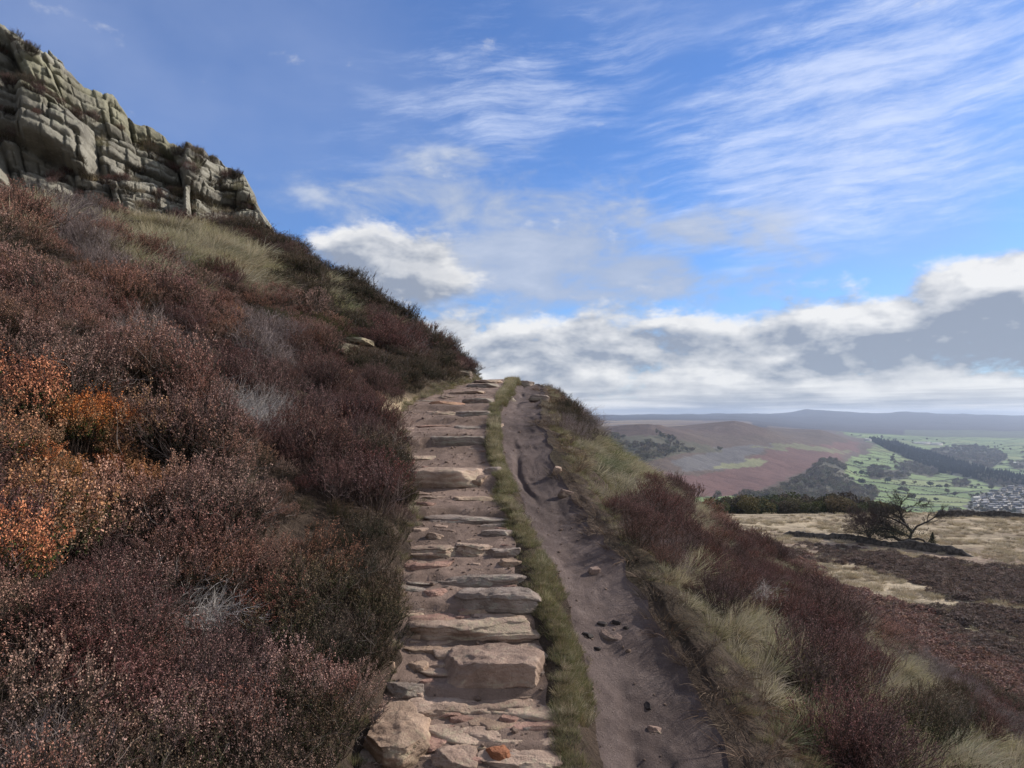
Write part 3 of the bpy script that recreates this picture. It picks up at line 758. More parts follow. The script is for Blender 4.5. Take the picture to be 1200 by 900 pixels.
rock_on_ground(612, 452, .6, .4, .16, 0, GREY, 68, 'grey rock between the two paths at the crest')
rock_on_ground(414, 402, .60, .5, .10, -25, (.95, 1.0, .80), 70, 'pale green tilted slab jutting from the heather slope', .3)
rock_on_ground(386, 414, .85, .6, .18, -15, (.55, .60, .50), 71, 'dark rock beneath the pale green tilted slab', .5)
rock_on_ground(392, 449, .45, .3, .24, -30, (1.05, .78, .58), 73, 'brown leaning stone in the heather below the green slab', .6)
rock_on_ground(508, 632, .12, .10, .05, 0, PALE, 74, 'small pale stone at the foot of the heather beside the steps')
# dark clods on the dirt path
m_, t_ = material('wet_peat'); t_.out(t_.pbr((.022, .016, .014), .7)); M['peat'] = m_
for px, py, w, lab in [(706, 737, .075, 'left dark peat clod on the dirt path above the flat stone'), (722, 735, .075, 'middle dark peat clod on the dirt path above the flat stone'),
                       (734, 738, .05, 'right dark peat clod on the dirt path above the flat stone'), (746, 752, .035, 'tiny lone dark clod right of the flat stone'),
                       (688, 747, .07, 'dark peat clod at the gully edge left of the flat stone'), (760, 832, .07, 'dark peat clod low on the dirt path'), (700, 762, .05, 'dark clod in the gully just below the flat stone')]:
    o = rock_on_ground(px, py, w, w*.8, w*.5, random.uniform(0, 180), (1, 1, 1), int(px), lab, .8, 'peat_clod', .2, M['peat']); o['category'] = 'clod'

# ------------------------------------------------------------------ plant prototypes
PROTO = bpy.data.collections.new('plant_prototypes')     # never linked to the scene: holds only the meshes that get copied
def rv(n): v = rng.normal(size=(n, 3)); return v/np.linalg.norm(v, axis=1, keepdims=True)
def leafquads(c, axis, size, asp=.5):
    """small quads at c, long side along axis"""
    n = len(c); a = axis/np.maximum(np.linalg.norm(axis, axis=1, keepdims=True), 1e-6)
    b = np.cross(a, rv(n)); b /= np.maximum(np.linalg.norm(b, axis=1, keepdims=True), 1e-6)
    s = np.asarray(size).reshape(-1, 1)*np.ones((n, 1)); a = a*s; b = b*s*asp
    V = np.stack([c-a*.5-b*.3, c-a*.1+b*.5, c+a*.5+b*.2, c+a*.1-b*.5], 1).reshape(-1, 3)
    return V, np.arange(n*4).reshape(n, 4)
def ribbons(P, w):
    """P (n,k,3) centre lines, w (n,k) widths -> strips turned at random"""
    n, k, _ = P.shape
    T = P[:, -1]-P[:, 0]; T /= np.maximum(np.linalg.norm(T, axis=1, keepdims=True), 1e-6)
    s = np.cross(T, rv(n)); s /= np.maximum(np.linalg.norm(s, axis=1, keepdims=True), 1e-6)
    A = P-s[:, None]*w[..., None]/2; B = P+s[:, None]*w[..., None]/2
    V = np.stack([A, B], 2).reshape(-1, 3)
    i = np.arange(n*k*2).reshape(n, k, 2)
    Fq = np.stack([i[:, :-1, 0], i[:, :-1, 1], i[:, 1:, 1], i[:, 1:, 0]], -1).reshape(-1, 4)
    return V, Fq
class Acc:
    def __init__(s): s.V, s.F, s.C, s.n = [], [], [], 0
    def add(s, VF, col):
        V, Fq = VF; s.V.append(V); s.F.append(Fq+s.n); s.n += len(V)
        s.C.append(np.broadcast_to(np.asarray(col, float), (len(V), 3)) if np.ndim(col) < 2 else col)
    def build(s, name, mat, link=False, parent=None):
        return mk(name, np.concatenate(s.V), np.concatenate(s.F), mat, parent, np.concatenate(s.C), link=link)
def lerp(a, b, t): a, b = np.array(a), np.array(b); return a*(1-t)+b*t
def heather(acc, Rr=.26, h=.34, nst=60, nsh=5, nfl=13, fs=.010, stem=(.062, .046, .038), leaf=(.062, .062, .032), tip=(.20, .095, .07), tipvar=.35, flow=.55, lean=(0, 0), off=(0, 0)):
    n = nst
    u = np.sqrt(rng.random(n)); az = rng.random(n)*2*math.pi
    base = np.stack([np.cos(az)*u*Rr*.45, np.sin(az)*u*Rr*.45, np.full(n, -.05)], 1)
    hz = h*(1-.50*u**2.2)*rng.uniform(.72, 1.12, n)
    end = np.stack([np.cos(az)*u*Rr*rng.uniform(.8, 1.2, n)+lean[0]*hz, np.sin(az)*u*Rr*rng.uniform(.8, 1.2, n)+lean[1]*hz, hz], 1)
    t = np.linspace(0, 1, 5)[None, :, None]
    P = base[:, None]*(1-t)+end[:, None]*t
    P[..., 2] = base[:, 2][:, None]+(end[:, 2]-base[:, 2])[:, None]*t[..., 0]**.85
    P[..., :2] += rng.normal(size=(n, 5, 2))*.012
    P[..., :2] += np.array(off)
    w = np.linspace(.0052, .0022, 5)[None]*np.ones((n, 1))
    acc.add(ribbons(P, w), stem)
    # side shoots carrying leaves and dry florets
    m = n*nsh
    si = np.repeat(np.arange(n), nsh); st = rng.uniform(.38, 1., m)
    k = np.minimum((st*4).astype(int), 3); fr = (st*4-k)[:, None]
    b = P[si, k]*(1-fr)+P[si, k+1]*fr
    out = end[si]-base[si]; out[:, 2] *= .3
    d = rv(m)*.55+out/np.maximum(np.linalg.norm(out, axis=1, keepdims=True), .02)*.25; d[:, 2] = np.abs(d[:, 2])*.4+.75
    d /= np.linalg.norm(d, axis=1, keepdims=True)
    ln = rng.uniform(.05, .12, m)*(h/.34)
    tt = np.linspace(0, 1, 3)[None, :, None]
    acc.add(ribbons(b[:, None]+d[:, None]*ln[:, None, None]*tt, np.full((m, 3), .0022)), stem)
    q = m*nfl
    qi = np.repeat(np.arange(m), nfl); qt = rng.random(q)
    c = b[qi]+d[qi]*(ln[qi]*qt)[:, None]+rng.normal(size=(q, 3))*.0055*(fs/.01)
    ax = d[qi]*.6+rv(q)
    hz01 = np.clip(c[:, 2]/h, 0, 1.1)
    f = sstep(qt*.55+hz01*.55+rng.normal(size=q)*.12, 1-flow, 1.25-flow)[:, None]
    cl = np.array(leaf)*(1+rng.uniform(-.3, .3, (q, 1))); ct = np.array(tip)*(1+rng.uniform(-tipvar, tipvar, (q, 1)))
    col = cl*(1-f)+ct*f
    acc.add(leafquads(c, ax, fs*rng.uniform(.6, 1.25, q), .62), np.repeat(col, 4, 0))
def twiggy(acc, Rr=.28, h=.30, n=46, br=5, col=(.20, .175, .165), lean=(0, 0), w0=.0042, up=.75):
    u = np.sqrt(rng.random(n)); az = rng.random(n)*2*math.pi
    p0 = np.stack([np.cos(az)*u*Rr*.4, np.sin(az)*u*Rr*.4, np.full(n, -.04)], 1)
    lv = [(p0, np.stack([np.cos(az)*u+lean[0], np.sin(az)*u+lean[1], np.full(n, up)], 1), h*.75, w0)]
    for lev in range(3):
        b, d, L, w = lv[-1]; m = len(b)
        d = d/np.linalg.norm(d, axis=1, keepdims=True)
        k = 5; P = np.zeros((m, k, 3)); P[:, 0] = b; dd = d.copy()
        step = (L/(k-1))*rng.uniform(.7, 1.25, m)[:, None]
        for j in range(1, k):
            dd = dd+rng.normal(size=(m, 3))*.20; dd[:, 2] += .04; dd /= np.linalg.norm(dd, axis=1, keepdims=True)
            P[:, j] = P[:, j-1]+dd*step
        acc.add(ribbons(P, np.linspace(w, w*.45, k)[None]*np.ones((m, 1))), np.repeat(np.array(col)*(1+rng.uniform(-.3, .3, (m, 1)))*(1+.12*lev), k*2, 0))
        nb = br if lev == 0 else 3
        if lev == 2: break
        ii = np.repeat(np.arange(m), nb); kk = rng.integers(1, k, len(ii))
        b2 = P[ii, kk]; d2 = (P[ii, kk]-P[ii, kk-1]); d2 /= np.maximum(np.linalg.norm(d2, axis=1, keepdims=True), 1e-6)
        lv.append((b2, d2+rv(len(ii))*.65, L*.55, w*.6))
def grass(acc, n=150, Rr=.10, L=.34, w=.0042, bend=.8, lean=(.25, 0), cols=((.46, .40, .27), (.24, .225, .12)), mixp=.5, lv=.35, up=1., k=6):
    u = np.sqrt(rng.random(n)); az = rng.random(n)*2*math.pi
    p = np.stack([np.cos(az)*u*Rr, np.sin(az)*u*Rr, np.full(n, -.03)], 1)
    d = np.stack([np.cos(az)*u*.55+lean[0]*.5, np.sin(az)*u*.55+lean[1]*.5, np.full(n, up)], 1)+rng.normal(size=(n, 3))*.16
    d /= np.linalg.norm(d, axis=1, keepdims=True)
    ln = L*rng.uniform(1-lv, 1+lv*.5, n)
    P = np.zeros((n, k, 3)); P[:, 0] = p
    out = np.stack([np.cos(az)*.6+lean[0], np.sin(az)*.6+lean[1], np.full(n, -.55)], 1)
    bb = bend*rng.uniform(.15, 1.3, n)[:, None]
    for j in range(1, k):
        d = d+out*bb*.30*(j/k); d /= np.linalg.norm(d, axis=1, keepdims=True)
        P[:, j] = P[:, j-1]+d*(ln/(k-1))[:, None]
    ww = np.array([.8, 1, .95, .8, .55, .12])[:k] if k == 6 else np.linspace(1, .15, k)
    wd = ww[None]*w*rng.uniform(.7, 1.3, (n, 1))
    f = (rng.random((n, 1)) < mixp)*1.; base = np.array(cols[0])*(1-f)+np.array(cols[1])*f
    base = base*(1+rng.uniform(-.22, .22, (n, 1)))
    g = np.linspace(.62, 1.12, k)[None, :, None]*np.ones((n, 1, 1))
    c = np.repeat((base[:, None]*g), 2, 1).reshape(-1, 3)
    V, Fq = ribbons(P, wd)
    acc.add((V, Fq), c)
KIND = {}
def proto(kind, fn, mat, nv=3):
    L = []
    for i in range(nv):
        a = Acc(); fn(a, i); o = a.build(kind, mat); PROTO.objects.link(o); L.append(o)
    KIND[kind] = L
RUS = (.275, .140, .108)
proto('russet_heather', lambda a, i: (heather(a, .27, .33, 56, 6, 19, .0085, tip=lerp(lerp(RUS, RUS, 0)*1.2, (.37, .215, .165), i/2), leaf=(.05, .045, .025), flow=.60), twiggy(a, .30, .33, 5, 4, (.20, .16, .14))), M['plant'])
proto('dark_heather', lambda a, i: (heather(a, .27, .34, 64, 6, 18, .0085, leaf=(.044, .050, .024), tip=lerp((.155, .105, .075), (.19, .135, .09), i/2), flow=.42), twiggy(a, .28, .33, 4, 4, (.17, .14, .12))), M['plant'])
proto('maroon_heather', lambda a, i: (heather(a, .27, .31, 74, 5, 15, .0078, leaf=(.072, .056, .044), tip=lerp((.215, .108, .092), (.195, .112, .102), i/2), flow=.8), twiggy(a, .26, .27, 14, 4, (.19, .14, .125))), M['plant'])
proto('grey_heather', lambda a, i: (twiggy(a, .28, .30, 44, 5, (.215, .175, .165)), heather(a, .25, .26, 30, 4, 10, .009, leaf=(.06, .045, .035), tip=(.22, .16, .135), flow=.6)), M['plant'])
proto('orange_heather', lambda a, i: heather(a, .25, .34, 56, 6, 17, .0112, leaf=(.040, .060, .018), tip=lerp((.60, .27, .13), (.58, .33, .20), i/2), tipvar=.3, flow=.66), M['plant'])
proto('dead_twigs', lambda a, i: twiggy(a, .34, .30, 40, 6, (.34, .31, .29), lean=(.9, .15), w0=.0062, up=.42), M['plant'], 2)
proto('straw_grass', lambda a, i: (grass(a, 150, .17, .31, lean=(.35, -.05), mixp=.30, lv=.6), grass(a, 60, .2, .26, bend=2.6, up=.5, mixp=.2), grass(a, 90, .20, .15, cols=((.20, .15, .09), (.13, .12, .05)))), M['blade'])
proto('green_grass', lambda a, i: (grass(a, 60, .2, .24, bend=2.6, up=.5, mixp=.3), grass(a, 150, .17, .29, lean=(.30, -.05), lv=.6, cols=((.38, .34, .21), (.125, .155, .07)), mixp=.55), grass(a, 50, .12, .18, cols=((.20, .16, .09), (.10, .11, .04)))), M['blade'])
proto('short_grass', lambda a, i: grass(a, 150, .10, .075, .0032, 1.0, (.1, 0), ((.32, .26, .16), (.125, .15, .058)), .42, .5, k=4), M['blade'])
proto('dry_litter', lambda a, i: (grass(a, 130, .13, .13, .0036, 2.2, (.2, -.2), ((.24, .17, .115), (.14, .095, .07)), .5, .5, up=.35, k=5), twiggy(a, .15, .09, 9, 3, (.13, .10, .085), w0=.003, up=.25)), M['plant'])
proto('green_heather', lambda a, i: heather(a, .25, .28, 60, 6, 14, .010, leaf=(.050, .068, .022), tip=(.13, .10, .045), flow=.35), M['plant'])

# ------------------------------------------------------------------ which plant grows where: patches named by where they lie in the photo
BL = [ # px, py, rx, ry, kind, weight
 (85,515,95,66,'orange_heather',3.2),(20,470,50,36,'orange_heather',2.2),(135,555,55,34,'orange_heather',3.0),(15,630,36,60,'orange_heather',2.4),(60,600,50,25,'orange_heather',1.0),
 (115,650,60,50,'maroon_heather',2.4),(400,480,90,46,'maroon_heather',1.2),(440,530,50,30,'grey_heather',.9),(370,440,60,30,'maroon_heather',1.1),(480,400,90,60,'maroon_heather',.6),(260,250,80,30,'maroon_heather',.9),
 (215,685,75,52,'dead_twigs',2.0),(300,475,60,34,'dead_twigs',1.1),(250,400,110,50,'grey_heather',1.0),(150,330,80,40,'grey_heather',.8),(60,245,80,28,'grey_heather',1.0),(25,840,60,60,'grey_heather',1.0),(320,520,60,40,'grey_heather',.9),(240,780,120,40,'grey_heather',.8),
 (60,340,120,60,'russet_heather',1.1),(150,380,90,50,'russet_heather',.9),(330,570,110,70,'russet_heather',1.2),(330,650,110,60,'russet_heather',1.2),(100,430,90,30,'russet_heather',1.2),(200,600,90,40,'russet_heather',1.0),
 (455,530,45,60,'dark_heather',1.2),(445,610,50,50,'dark_heather',1.2),(425,710,62,70,'dark_heather',1.5),(450,425,80,34,'dark_heather',1.4),(380,370,40,24,'green_heather',.9),(350,790,90,50,'maroon_heather',.7),(80,760,110,50,'russet_heather',.9),(200,820,90,40,'maroon_heather',.8),(350,300,50,30,'dark_heather',1.0),(430,345,80,30,'dark_heather',.9),(520,415,40,30,'dark_heather',.9),(300,260,40,18,'dark_heather',.9),
 (225,272,80,26,'straw_grass',2.0),(160,250,50,14,'straw_grass',1.7),(285,305,40,18,'straw_grass',1.8),(380,330,34,20,'straw_grass',1.6),(400,352,34,16,'green_grass',1.7),(42,232,34,14,'straw_grass',1.6),(240,300,50,14,'green_grass',1.4),
 (524,440,16,14,'green_grass',2.2),(60,900,60,16,'green_grass',.7),(205,905,90,14,'straw_grass',.8),(120,860,120,30,'dark_heather',.5),(40,885,50,20,'green_grass',.9),(330,850,80,40,'grey_heather',.8),(425,830,26,60,'dark_heather',1.0),(470,458,30,10,'green_grass',1.2),(300,330,24,12,'straw_grass',1.0),(425,640,20,20,'green_grass',.9),
 # right hand slope
 (672,484,34,22,'grey_heather',1.4),(660,470,30,16,'dark_heather',1.5),(715,520,46,28,'green_grass',1.7),(690,505,30,20,'straw_grass',1.6),(745,545,30,24,'straw_grass',1.7),(680,560,30,30,'straw_grass',1.2),(655,520,20,24,'dry_litter',1.3),
 (770,595,55,32,'maroon_heather',1.3),(812,585,18,12,'straw_grass',1.9),(830,600,14,10,'straw_grass',1.9),(850,600,40,16,'russet_heather',1.3),(735,640,26,34,'green_grass',1.3),(770,655,40,20,'green_grass',1.2),(835,660,46,30,'maroon_heather',.9),
 (880,645,50,26,'maroon_heather',1.0),(945,690,56,32,'maroon_heather',1.0),(1010,740,60,40,'maroon_heather',.8),(900,700,24,12,'straw_grass',1.2),(1060,735,40,16,'russet_heather',.9),(960,650,40,20,'russet_heather',.9),(900,680,20,10,'green_grass',1.3),(940,665,14,10,'green_grass',1.2),
 (868,690,26,40,'dead_twigs',1.3),(800,660,30,30,'straw_grass',1.1),(830,720,46,46,'straw_grass',1.5),(770,700,30,30,'green_grass',1.0),(885,760,48,48,'straw_grass',1.5),(840,745,20,16,'green_grass',1.5),(900,750,16,16,'green_grass',1.5),
 (940,840,34,50,'green_grass',1.8),(915,820,24,40,'green_grass',1.6),(1010,735,20,16,'straw_grass',1.4),(950,760,46,46,'maroon_heather',1.4),(985,850,60,34,'maroon_heather',1.5),(1060,780,44,34,'straw_grass',1.4),(1000,720,26,26,'straw_grass',1.1),
 (1100,770,50,24,'grey_heather',1.2),(1110,870,90,34,'straw_grass',1.3),(1060,840,40,20,'green_grass',1.2),(1090,820,30,20,'dark_heather',1.4),(1160,850,50,34,'maroon_heather',1.2),(1180,875,40,30,'straw_grass',1.8),(985,790,26,26,'straw_grass',1.4),(1030,880,40,24,'straw_grass',1.3),(930,770,30,30,'straw_grass',1.2),(880,800,24,40,'green_grass',1.2),(960,880,40,30,'green_grass',1.2),(870,720,26,30,'straw_grass',1.0),(900,650,22,12,'straw_grass',1.2),(1120,830,30,16,'green_grass',1.4),(1130,810,60,26,'dark_heather',1.1),
 (700,590,36,30,'dry_litter',1.3),(730,650,26,30,'dry_litter',1.0),(790,720,34,34,'dry_litter',1.4),(850,800,40,40,'dry_litter',1.8),(900,880,50,40,'dry_litter',1.8),(820,760,30,30,'dry_litter',1.4),(655,560,20,30,'dry_litter',1.4),
]
KN = sorted(KIND)
def kinds_at(X, Y, Z, cellrand=None):
    px, py = pix(X, Y, Z+.27)
    px = px+fbm(X*1.5, Y*1.5, 3, 90)*30; py = py+fbm(X*1.5+4, Y*1.5, 3, 91)*26
    W = {k: np.zeros(X.shape) for k in KN}
    zp, L1, R1, L2, R2 = look(Y)
    left = X < R1
    W['russet_heather'] += .58; W['dark_heather'] += .34; W['maroon_heather'] += np.where(left, .48, .40); W['grey_heather'] += np.where(left, .28, .48)
    W['straw_grass'] += np.where(left, .14, .66); W['green_grass'] += np.where(left, .0, .40); W['green_heather'] += .1
    for bx, by, rx, ry, k, w in BL:
        W[k] += w*np.exp(-(((px-bx)/rx)**2+((py-by)/ry)**2)**1.3)
    for i, k in enumerate(KN):
        W[k] += fbm(X*1.1+i*13, Y*1.1-i*7, 3, 300+i)*.9 + ((rng.random(X.shape) if cellrand is None else hash2(cellrand[0], cellrand[1], 500+i))-.5)*(.45 if cellrand is None else .9)
    idx = np.argmax(np.stack([W[k] for k in KN]), 0)
    return idx
def normal_tilt(X, Y, amt=.5):
    e = .15; zx = (H(X+e, Y, False)-H(X-e, Y, False))/(2*e); zy = (H(X, Y+e, False)-H(X, Y-e, False))/(2*e)
    return np.clip(np.arctan(zy)*amt, -.5, .5), np.clip(-np.arctan(zx)*amt, -.5, .5)

def gn_scatter(name, P, rot, scl, idx, protos, label, cat):
    """one stuff object: a cloud of points on the ground, each carrying one of the plants"""
    me = bpy.data.meshes.new(name); me.vertices.add(len(P)); me.vertices.foreach_set('co', np.asarray(P, np.float32).ravel())
    a = me.attributes.new('rot', 'FLOAT_VECTOR', 'POINT'); a.data.foreach_set('vector', np.asarray(rot, np.float32).ravel())
    a = me.attributes.new('scl', 'FLOAT_VECTOR', 'POINT'); a.data.foreach_set('vector', np.asarray(scl, np.float32).ravel())
    a = me.attributes.new('idx', 'INT', 'POINT'); a.data.foreach_set('value', np.asarray(idx, np.int32))
    o = bpy.data.objects.new(name, me); COL.objects.link(o)
    c = bpy.data.collections.new(name+'_prototypes')
    for p in protos: c.objects.link(p)
    order = {p.name: k for k, p in enumerate(sorted(protos, key=lambda q: q.name))}
    remap = np.array([order[p.name] for p in protos]); a.data.foreach_set('value', remap[np.asarray(idx)].astype(np.int32))
    g = bpy.data.node_groups.new(name, 'GeometryNodeTree')
    g.interface.new_socket('Geometry', in_out='INPUT', socket_type='NodeSocketGeometry')
    g.interface.new_socket('Geometry', in_out='OUTPUT', socket_type='NodeSocketGeometry')
    N, Lk = g.nodes, g.links
    gi, go = N.new('NodeGroupInput'), N.new('NodeGroupOutput')
    ci = N.new('GeometryNodeCollectionInfo'); ci.inputs['Collection'].default_value = c; ci.inputs['Separate Children'].default_value = True; ci.inputs['Reset Children'].default_value = True
    ip = N.new('GeometryNodeInstanceOnPoints'); ip.inputs['Pick Instance'].default_value = True
    def at(nm, ty):
        n = N.new('GeometryNodeInputNamedAttribute'); n.data_type = ty; n.inputs['Name'].default_value = nm; return n.outputs['Attribute']
    er = N.new('FunctionNodeEulerToRotation'); Lk.new(at('rot', 'FLOAT_VECTOR'), er.inputs[0])
    Lk.new(gi.outputs[0], ip.inputs['Points']); Lk.new(ci.outputs[0], ip.inputs['Instance']); Lk.new(at('idx', 'INT'), ip.inputs['Instance Index'])
    Lk.new(er.outputs[0], ip.inputs['Rotation']); Lk.new(at('scl', 'FLOAT_VECTOR'), ip.inputs['Scale']); Lk.new(ip.outputs[0], go.inputs[0])
    md = o.modifiers.new('scatter', 'NODES'); md.node_group = g
    return tag(o, label, cat, kind='stuff')

LABEL = {
 'russet_heather': 'russet brown dry heather covering the slopes beside the path', 'dark_heather': 'dark olive brown heather covering the slopes',
 'maroon_heather': 'fine maroon heather covering the slopes', 'grey_heather': 'grey purple twiggy heather covering the slopes',
 'orange_heather': 'smaller orange flowered bell heather between the bushes', 'dead_twigs': 'bleached dead heather twigs lying in tangles on the slopes',
 'straw_grass': 'long straw coloured moor grass on the slopes', 'green_grass': 'long grey green moor grass on the slopes',
 'short_grass': 'short green turf along the path edges', 'dry_litter': 'dry brown litter and stalks on the worn banks', 'green_heather': 'low green heather among the brown'}
def scatter_slopes():
    pts = []
    # bands: spacing grows with distance
    for y0, y1, sp_ in ((.2, 7, .19), (7, 13, .22), (13, 27, .30)):
        xs = np.arange(-22, 24, sp_); ys = np.arange(y0, y1, sp_)
        X, Y = np.meshgrid(xs, ys); X = X+rng.uniform(-.5, .5, X.shape)*sp_; Y = Y+rng.uniform(-.5, .5, Y.shape)*sp_
        X, Y = X.ravel(), Y.ravel()
        q = np.full(X.shape, sp_/.19)
        pts.append(np.stack([X, Y, q]))
    X, Y, q = np.concatenate(pts, 1)
    zp, L1, R1, L2, R2 = look(Y)
    dl, dr = L1-X, X-R2
    k = (dl > .10) | (dr > .02)
    k &= (np.abs(X) < .95*Y+1.6)
    k &= ~((X**2+Y**2) < .9**2)
    X, Y, q, dl, dr = (v[k] for v in (X, Y, q, dl, dr))
    Z = H(X, Y, False)
    px, py = pix(X, Y, Z+.2)
    # nothing tall on the sandy bank, on the crag's face or in front of loose rocks
    bank = (((px-460)/30)**2+((py-474)/12)**2 < 1) & (Y < 14)
    idx = kinds_at(X, Y, Z)
    kn = np.array(KN)[idx]
    behind = (px < 302) & (Y > np.interp(px, [-400, -150, 0, 150, 303], [12.5, 13.5, 15, 17, 20.3])-.05); bank = bank | behind
    near_r = (dr > 0) & (dr < .16+.18*(fbm(X*0, Y*1.2, 3, 93)+.5)+np.interp(Y, [3, 6], [.22, 0]))
    kn = np.where(near_r, 'dry_litter', kn)
    edge_l = (dl > 0) & (dl < .24)
    kn = np.where(edge_l & (hash2(np.floor(X*40), np.floor(Y*40), 5) < .35), 'dry_litter', kn)
    # each bush is a little dome: tall in the middle of its cell, low with dark gaps at the border
    cs = np.where(q > 1.3, 1.05, np.where(Y < 4.2, .60, .78)); gx, gy = X/cs, Y/cs*1.0; best = np.full(X.shape, 9.); bi = np.zeros(X.shape); bj = np.zeros(X.shape)
    for oi in (-1, 0, 1):
        for oj in (-1, 0, 1):
            ci, cj = np.floor(gx)+oi, np.floor(gy)+oj
            d_ = np.hypot(ci+hash2(ci, cj, 401)-gx, cj+hash2(ci, cj, 402)-gy)
            m_ = d_ < best; best = np.where(m_, d_, best); bi = np.where(m_, ci, bi); bj = np.where(m_, cj, bj)
    cX, cY = (bi+hash2(bi, bj, 401))*cs, (bj+hash2(bi, bj, 402))*cs
    st_ = rng.bit_generator.state
    kc = np.array(KN)[kinds_at(cX+0., cY+0., H(cX, cY, False), cellrand=(bi, bj))]
    heat = (np.char.find(kc.astype(str), 'heather') >= 0) & (np.char.find(kn.astype(str), 'heather') >= 0)
    kn = np.where(heat & (kn != 'orange_heather') & (kc != 'orange_heather') & (Y > 2.6), kc, kn)
    dome = np.clip(1.34-best*1.35, .34, 1.25)*(.78+.50*hash2(bi, bj, 403))
    s = q*rng.uniform(.80, 1.12, X.shape)*np.where(heat, dome, 1.)
    hgt = np.ones(X.shape)
    s = np.where(edge_l, s*np.clip(.45+dl*1.6, .5, 1), s)
    s = np.where((dr > 0) & (dr < .8) & (np.char.find(kn.astype(str), 'heather') >= 0), s*np.clip(.35+dr*.8, .35, 1), s)
    gr_ = np.char.find(kn.astype(str), '_grass') >= 0
    s = np.where((dr > 0) & gr_, s*np.clip(.26+dr*.62, .26, 1)*.80, s)
    # taller tufts on the crest of the right verge, low cover close to the lens
    s = s*np.interp(np.hypot(X, Y), [1, 2.4], [.75, 1])
    s = np.where(gr_, s*np.interp(np.hypot(X, Y), [2, 4], [.6, .95])*rng.uniform(.6, 1.15, s.shape), s)
    s = s*(1+.35*fbm(X*.9, Y*.9, 2, 95))
    big = kn == 'straw_grass'; s = np.where(big | (kn == 'green_grass'), s*1.0, s)
    near_l = (dl > .08) & (dl < 1.2) & (Y > 2) & (Y < 5.6) & (py > 650)
    kn = np.where(near_l & (np.isin(kn, ['dry_litter', 'short_grass', 'straw_grass']) | (dl < .5)), np.where(hash2(np.floor(X*3), np.floor(Y*3), 9) < .6, 'dark_heather', 'russet_heather'), kn); s = np.where(near_l, np.maximum(s, .62+np.clip(dl, 0, .4)*.8), s)
    drop = bank | ((kn == 'dead_twigs') & (rng.random(X.shape) < .35))
    for bx, by, r, rr in ((414, 398, 26, 10), (392, 412, 30, 9), (392, 446, 14, 8), (362, 412, 9, 10)): drop |= (((px-bx)/r)**2+((py-by)/rr)**2 < 1)
    keep = ~drop
    X, Y, Z, s, kn, px, py = (v[keep] for v in (X, Y, Z, s, kn, px, py))
    tx, ty = normal_tilt(X, Y, .45)
    rot = np.stack([tx+rng.normal(size=X.shape)*.10, ty+rng.normal(size=X.shape)*.10, rng.random(X.shape)*6.283], 1)
    # grasses and dead twigs all lean with the wind instead of turning freely
    wind = np.isin(kn, ['straw_grass', 'green_grass', 'dead_twigs']); rot[wind, 2] = rng.normal(size=wind.sum())*.5
    sv = np.stack([s, s, s*rng.uniform(.8, 1.2, s.shape)*np.interp(Y, [6, 14], [1, .62])], 1)
    vi = rng.integers(0, 3, X.shape)
    dist = np.hypot(X, Y)
    inframe = (px > -20) & (px < 1220) & (py > 150) & (py < 915)
    return X, Y, Z, s, kn, rot, sv, vi, dist, inframe, px, py
SX, SY, SZ, SS, SK_, SROT, SSV, SVI, SD, SIN, SPX, SPY = scatter_slopes()
# the bushes and tussocks that show largest stand as things of their own
single = np.zeros(len(SX), bool)
SINGLES = {
 'orange_heather': ('heather_bush', 'heather', 60, 'orange flowered bell heather bush at the left edge of the slope', 'orange bell heather bushes'),
 'russet_heather': ('heather_bush', 'heather', 70, 'russet brown heather bush on the near left slope', 'russet heather bushes'),
 'dark_heather': ('heather_bush', 'heather', 50, 'dark olive brown heather bush beside the steps', 'dark heather bushes'),
 'maroon_heather': ('heather_bush', 'heather', 50, 'fine maroon heather bush on the near slope', 'maroon heather bushes'),
 'grey_heather': ('heather_bush', 'heather', 30, 'grey purple twiggy heather bush on the near slope', 'grey heather bushes'),
 'dead_twigs': ('dead_heather', 'dead heather', 24, 'bleached grey dead heather skeleton leaning over the slope', 'dead heather skeletons'),
 'straw_grass': ('grass_tussock', 'grass tussock', 60, 'long straw coloured grass tussock near the path', 'straw coloured tussocks'),
 'green_grass': ('grass_tussock', 'grass tussock', 40, 'long grey green grass tussock near the path', 'green tussocks')}
def add_singles():
    for kind, (nm, cat, n, label, group) in SINGLES.items():
        m_ = np.where((SK_ == kind) & SIN)[0]; m_ = m_[np.argsort(SD[m_]/SS[m_])][:n]
        for i in m_:
            p = KIND[kind][SVI[i] % len(KIND[kind])]
            o = bpy.data.objects.new(nm, p.data); COL.objects.link(o)
            o.location = (SX[i], SY[i], SZ[i]); o.rotation_euler = SROT[i]; o.scale = SSV[i]
            tag(o, label, cat, group); single[i] = True
add_singles()
def add_cover():
    for kind in KN:
        m_ = (SK_ == kind) & ~single
        if not m_.any(): continue
        P = KIND[kind]
        gn_scatter(kind + ('_cover' if 'litter' not in kind else ''), np.stack([SX, SY, SZ], 1)[m_], SROT[m_], SSV[m_], SVI[m_] % len(P), P, LABEL[kind], 'litter' if 'litter' in kind else 'grass' if 'grass' in kind else 'heather')
add_cover()
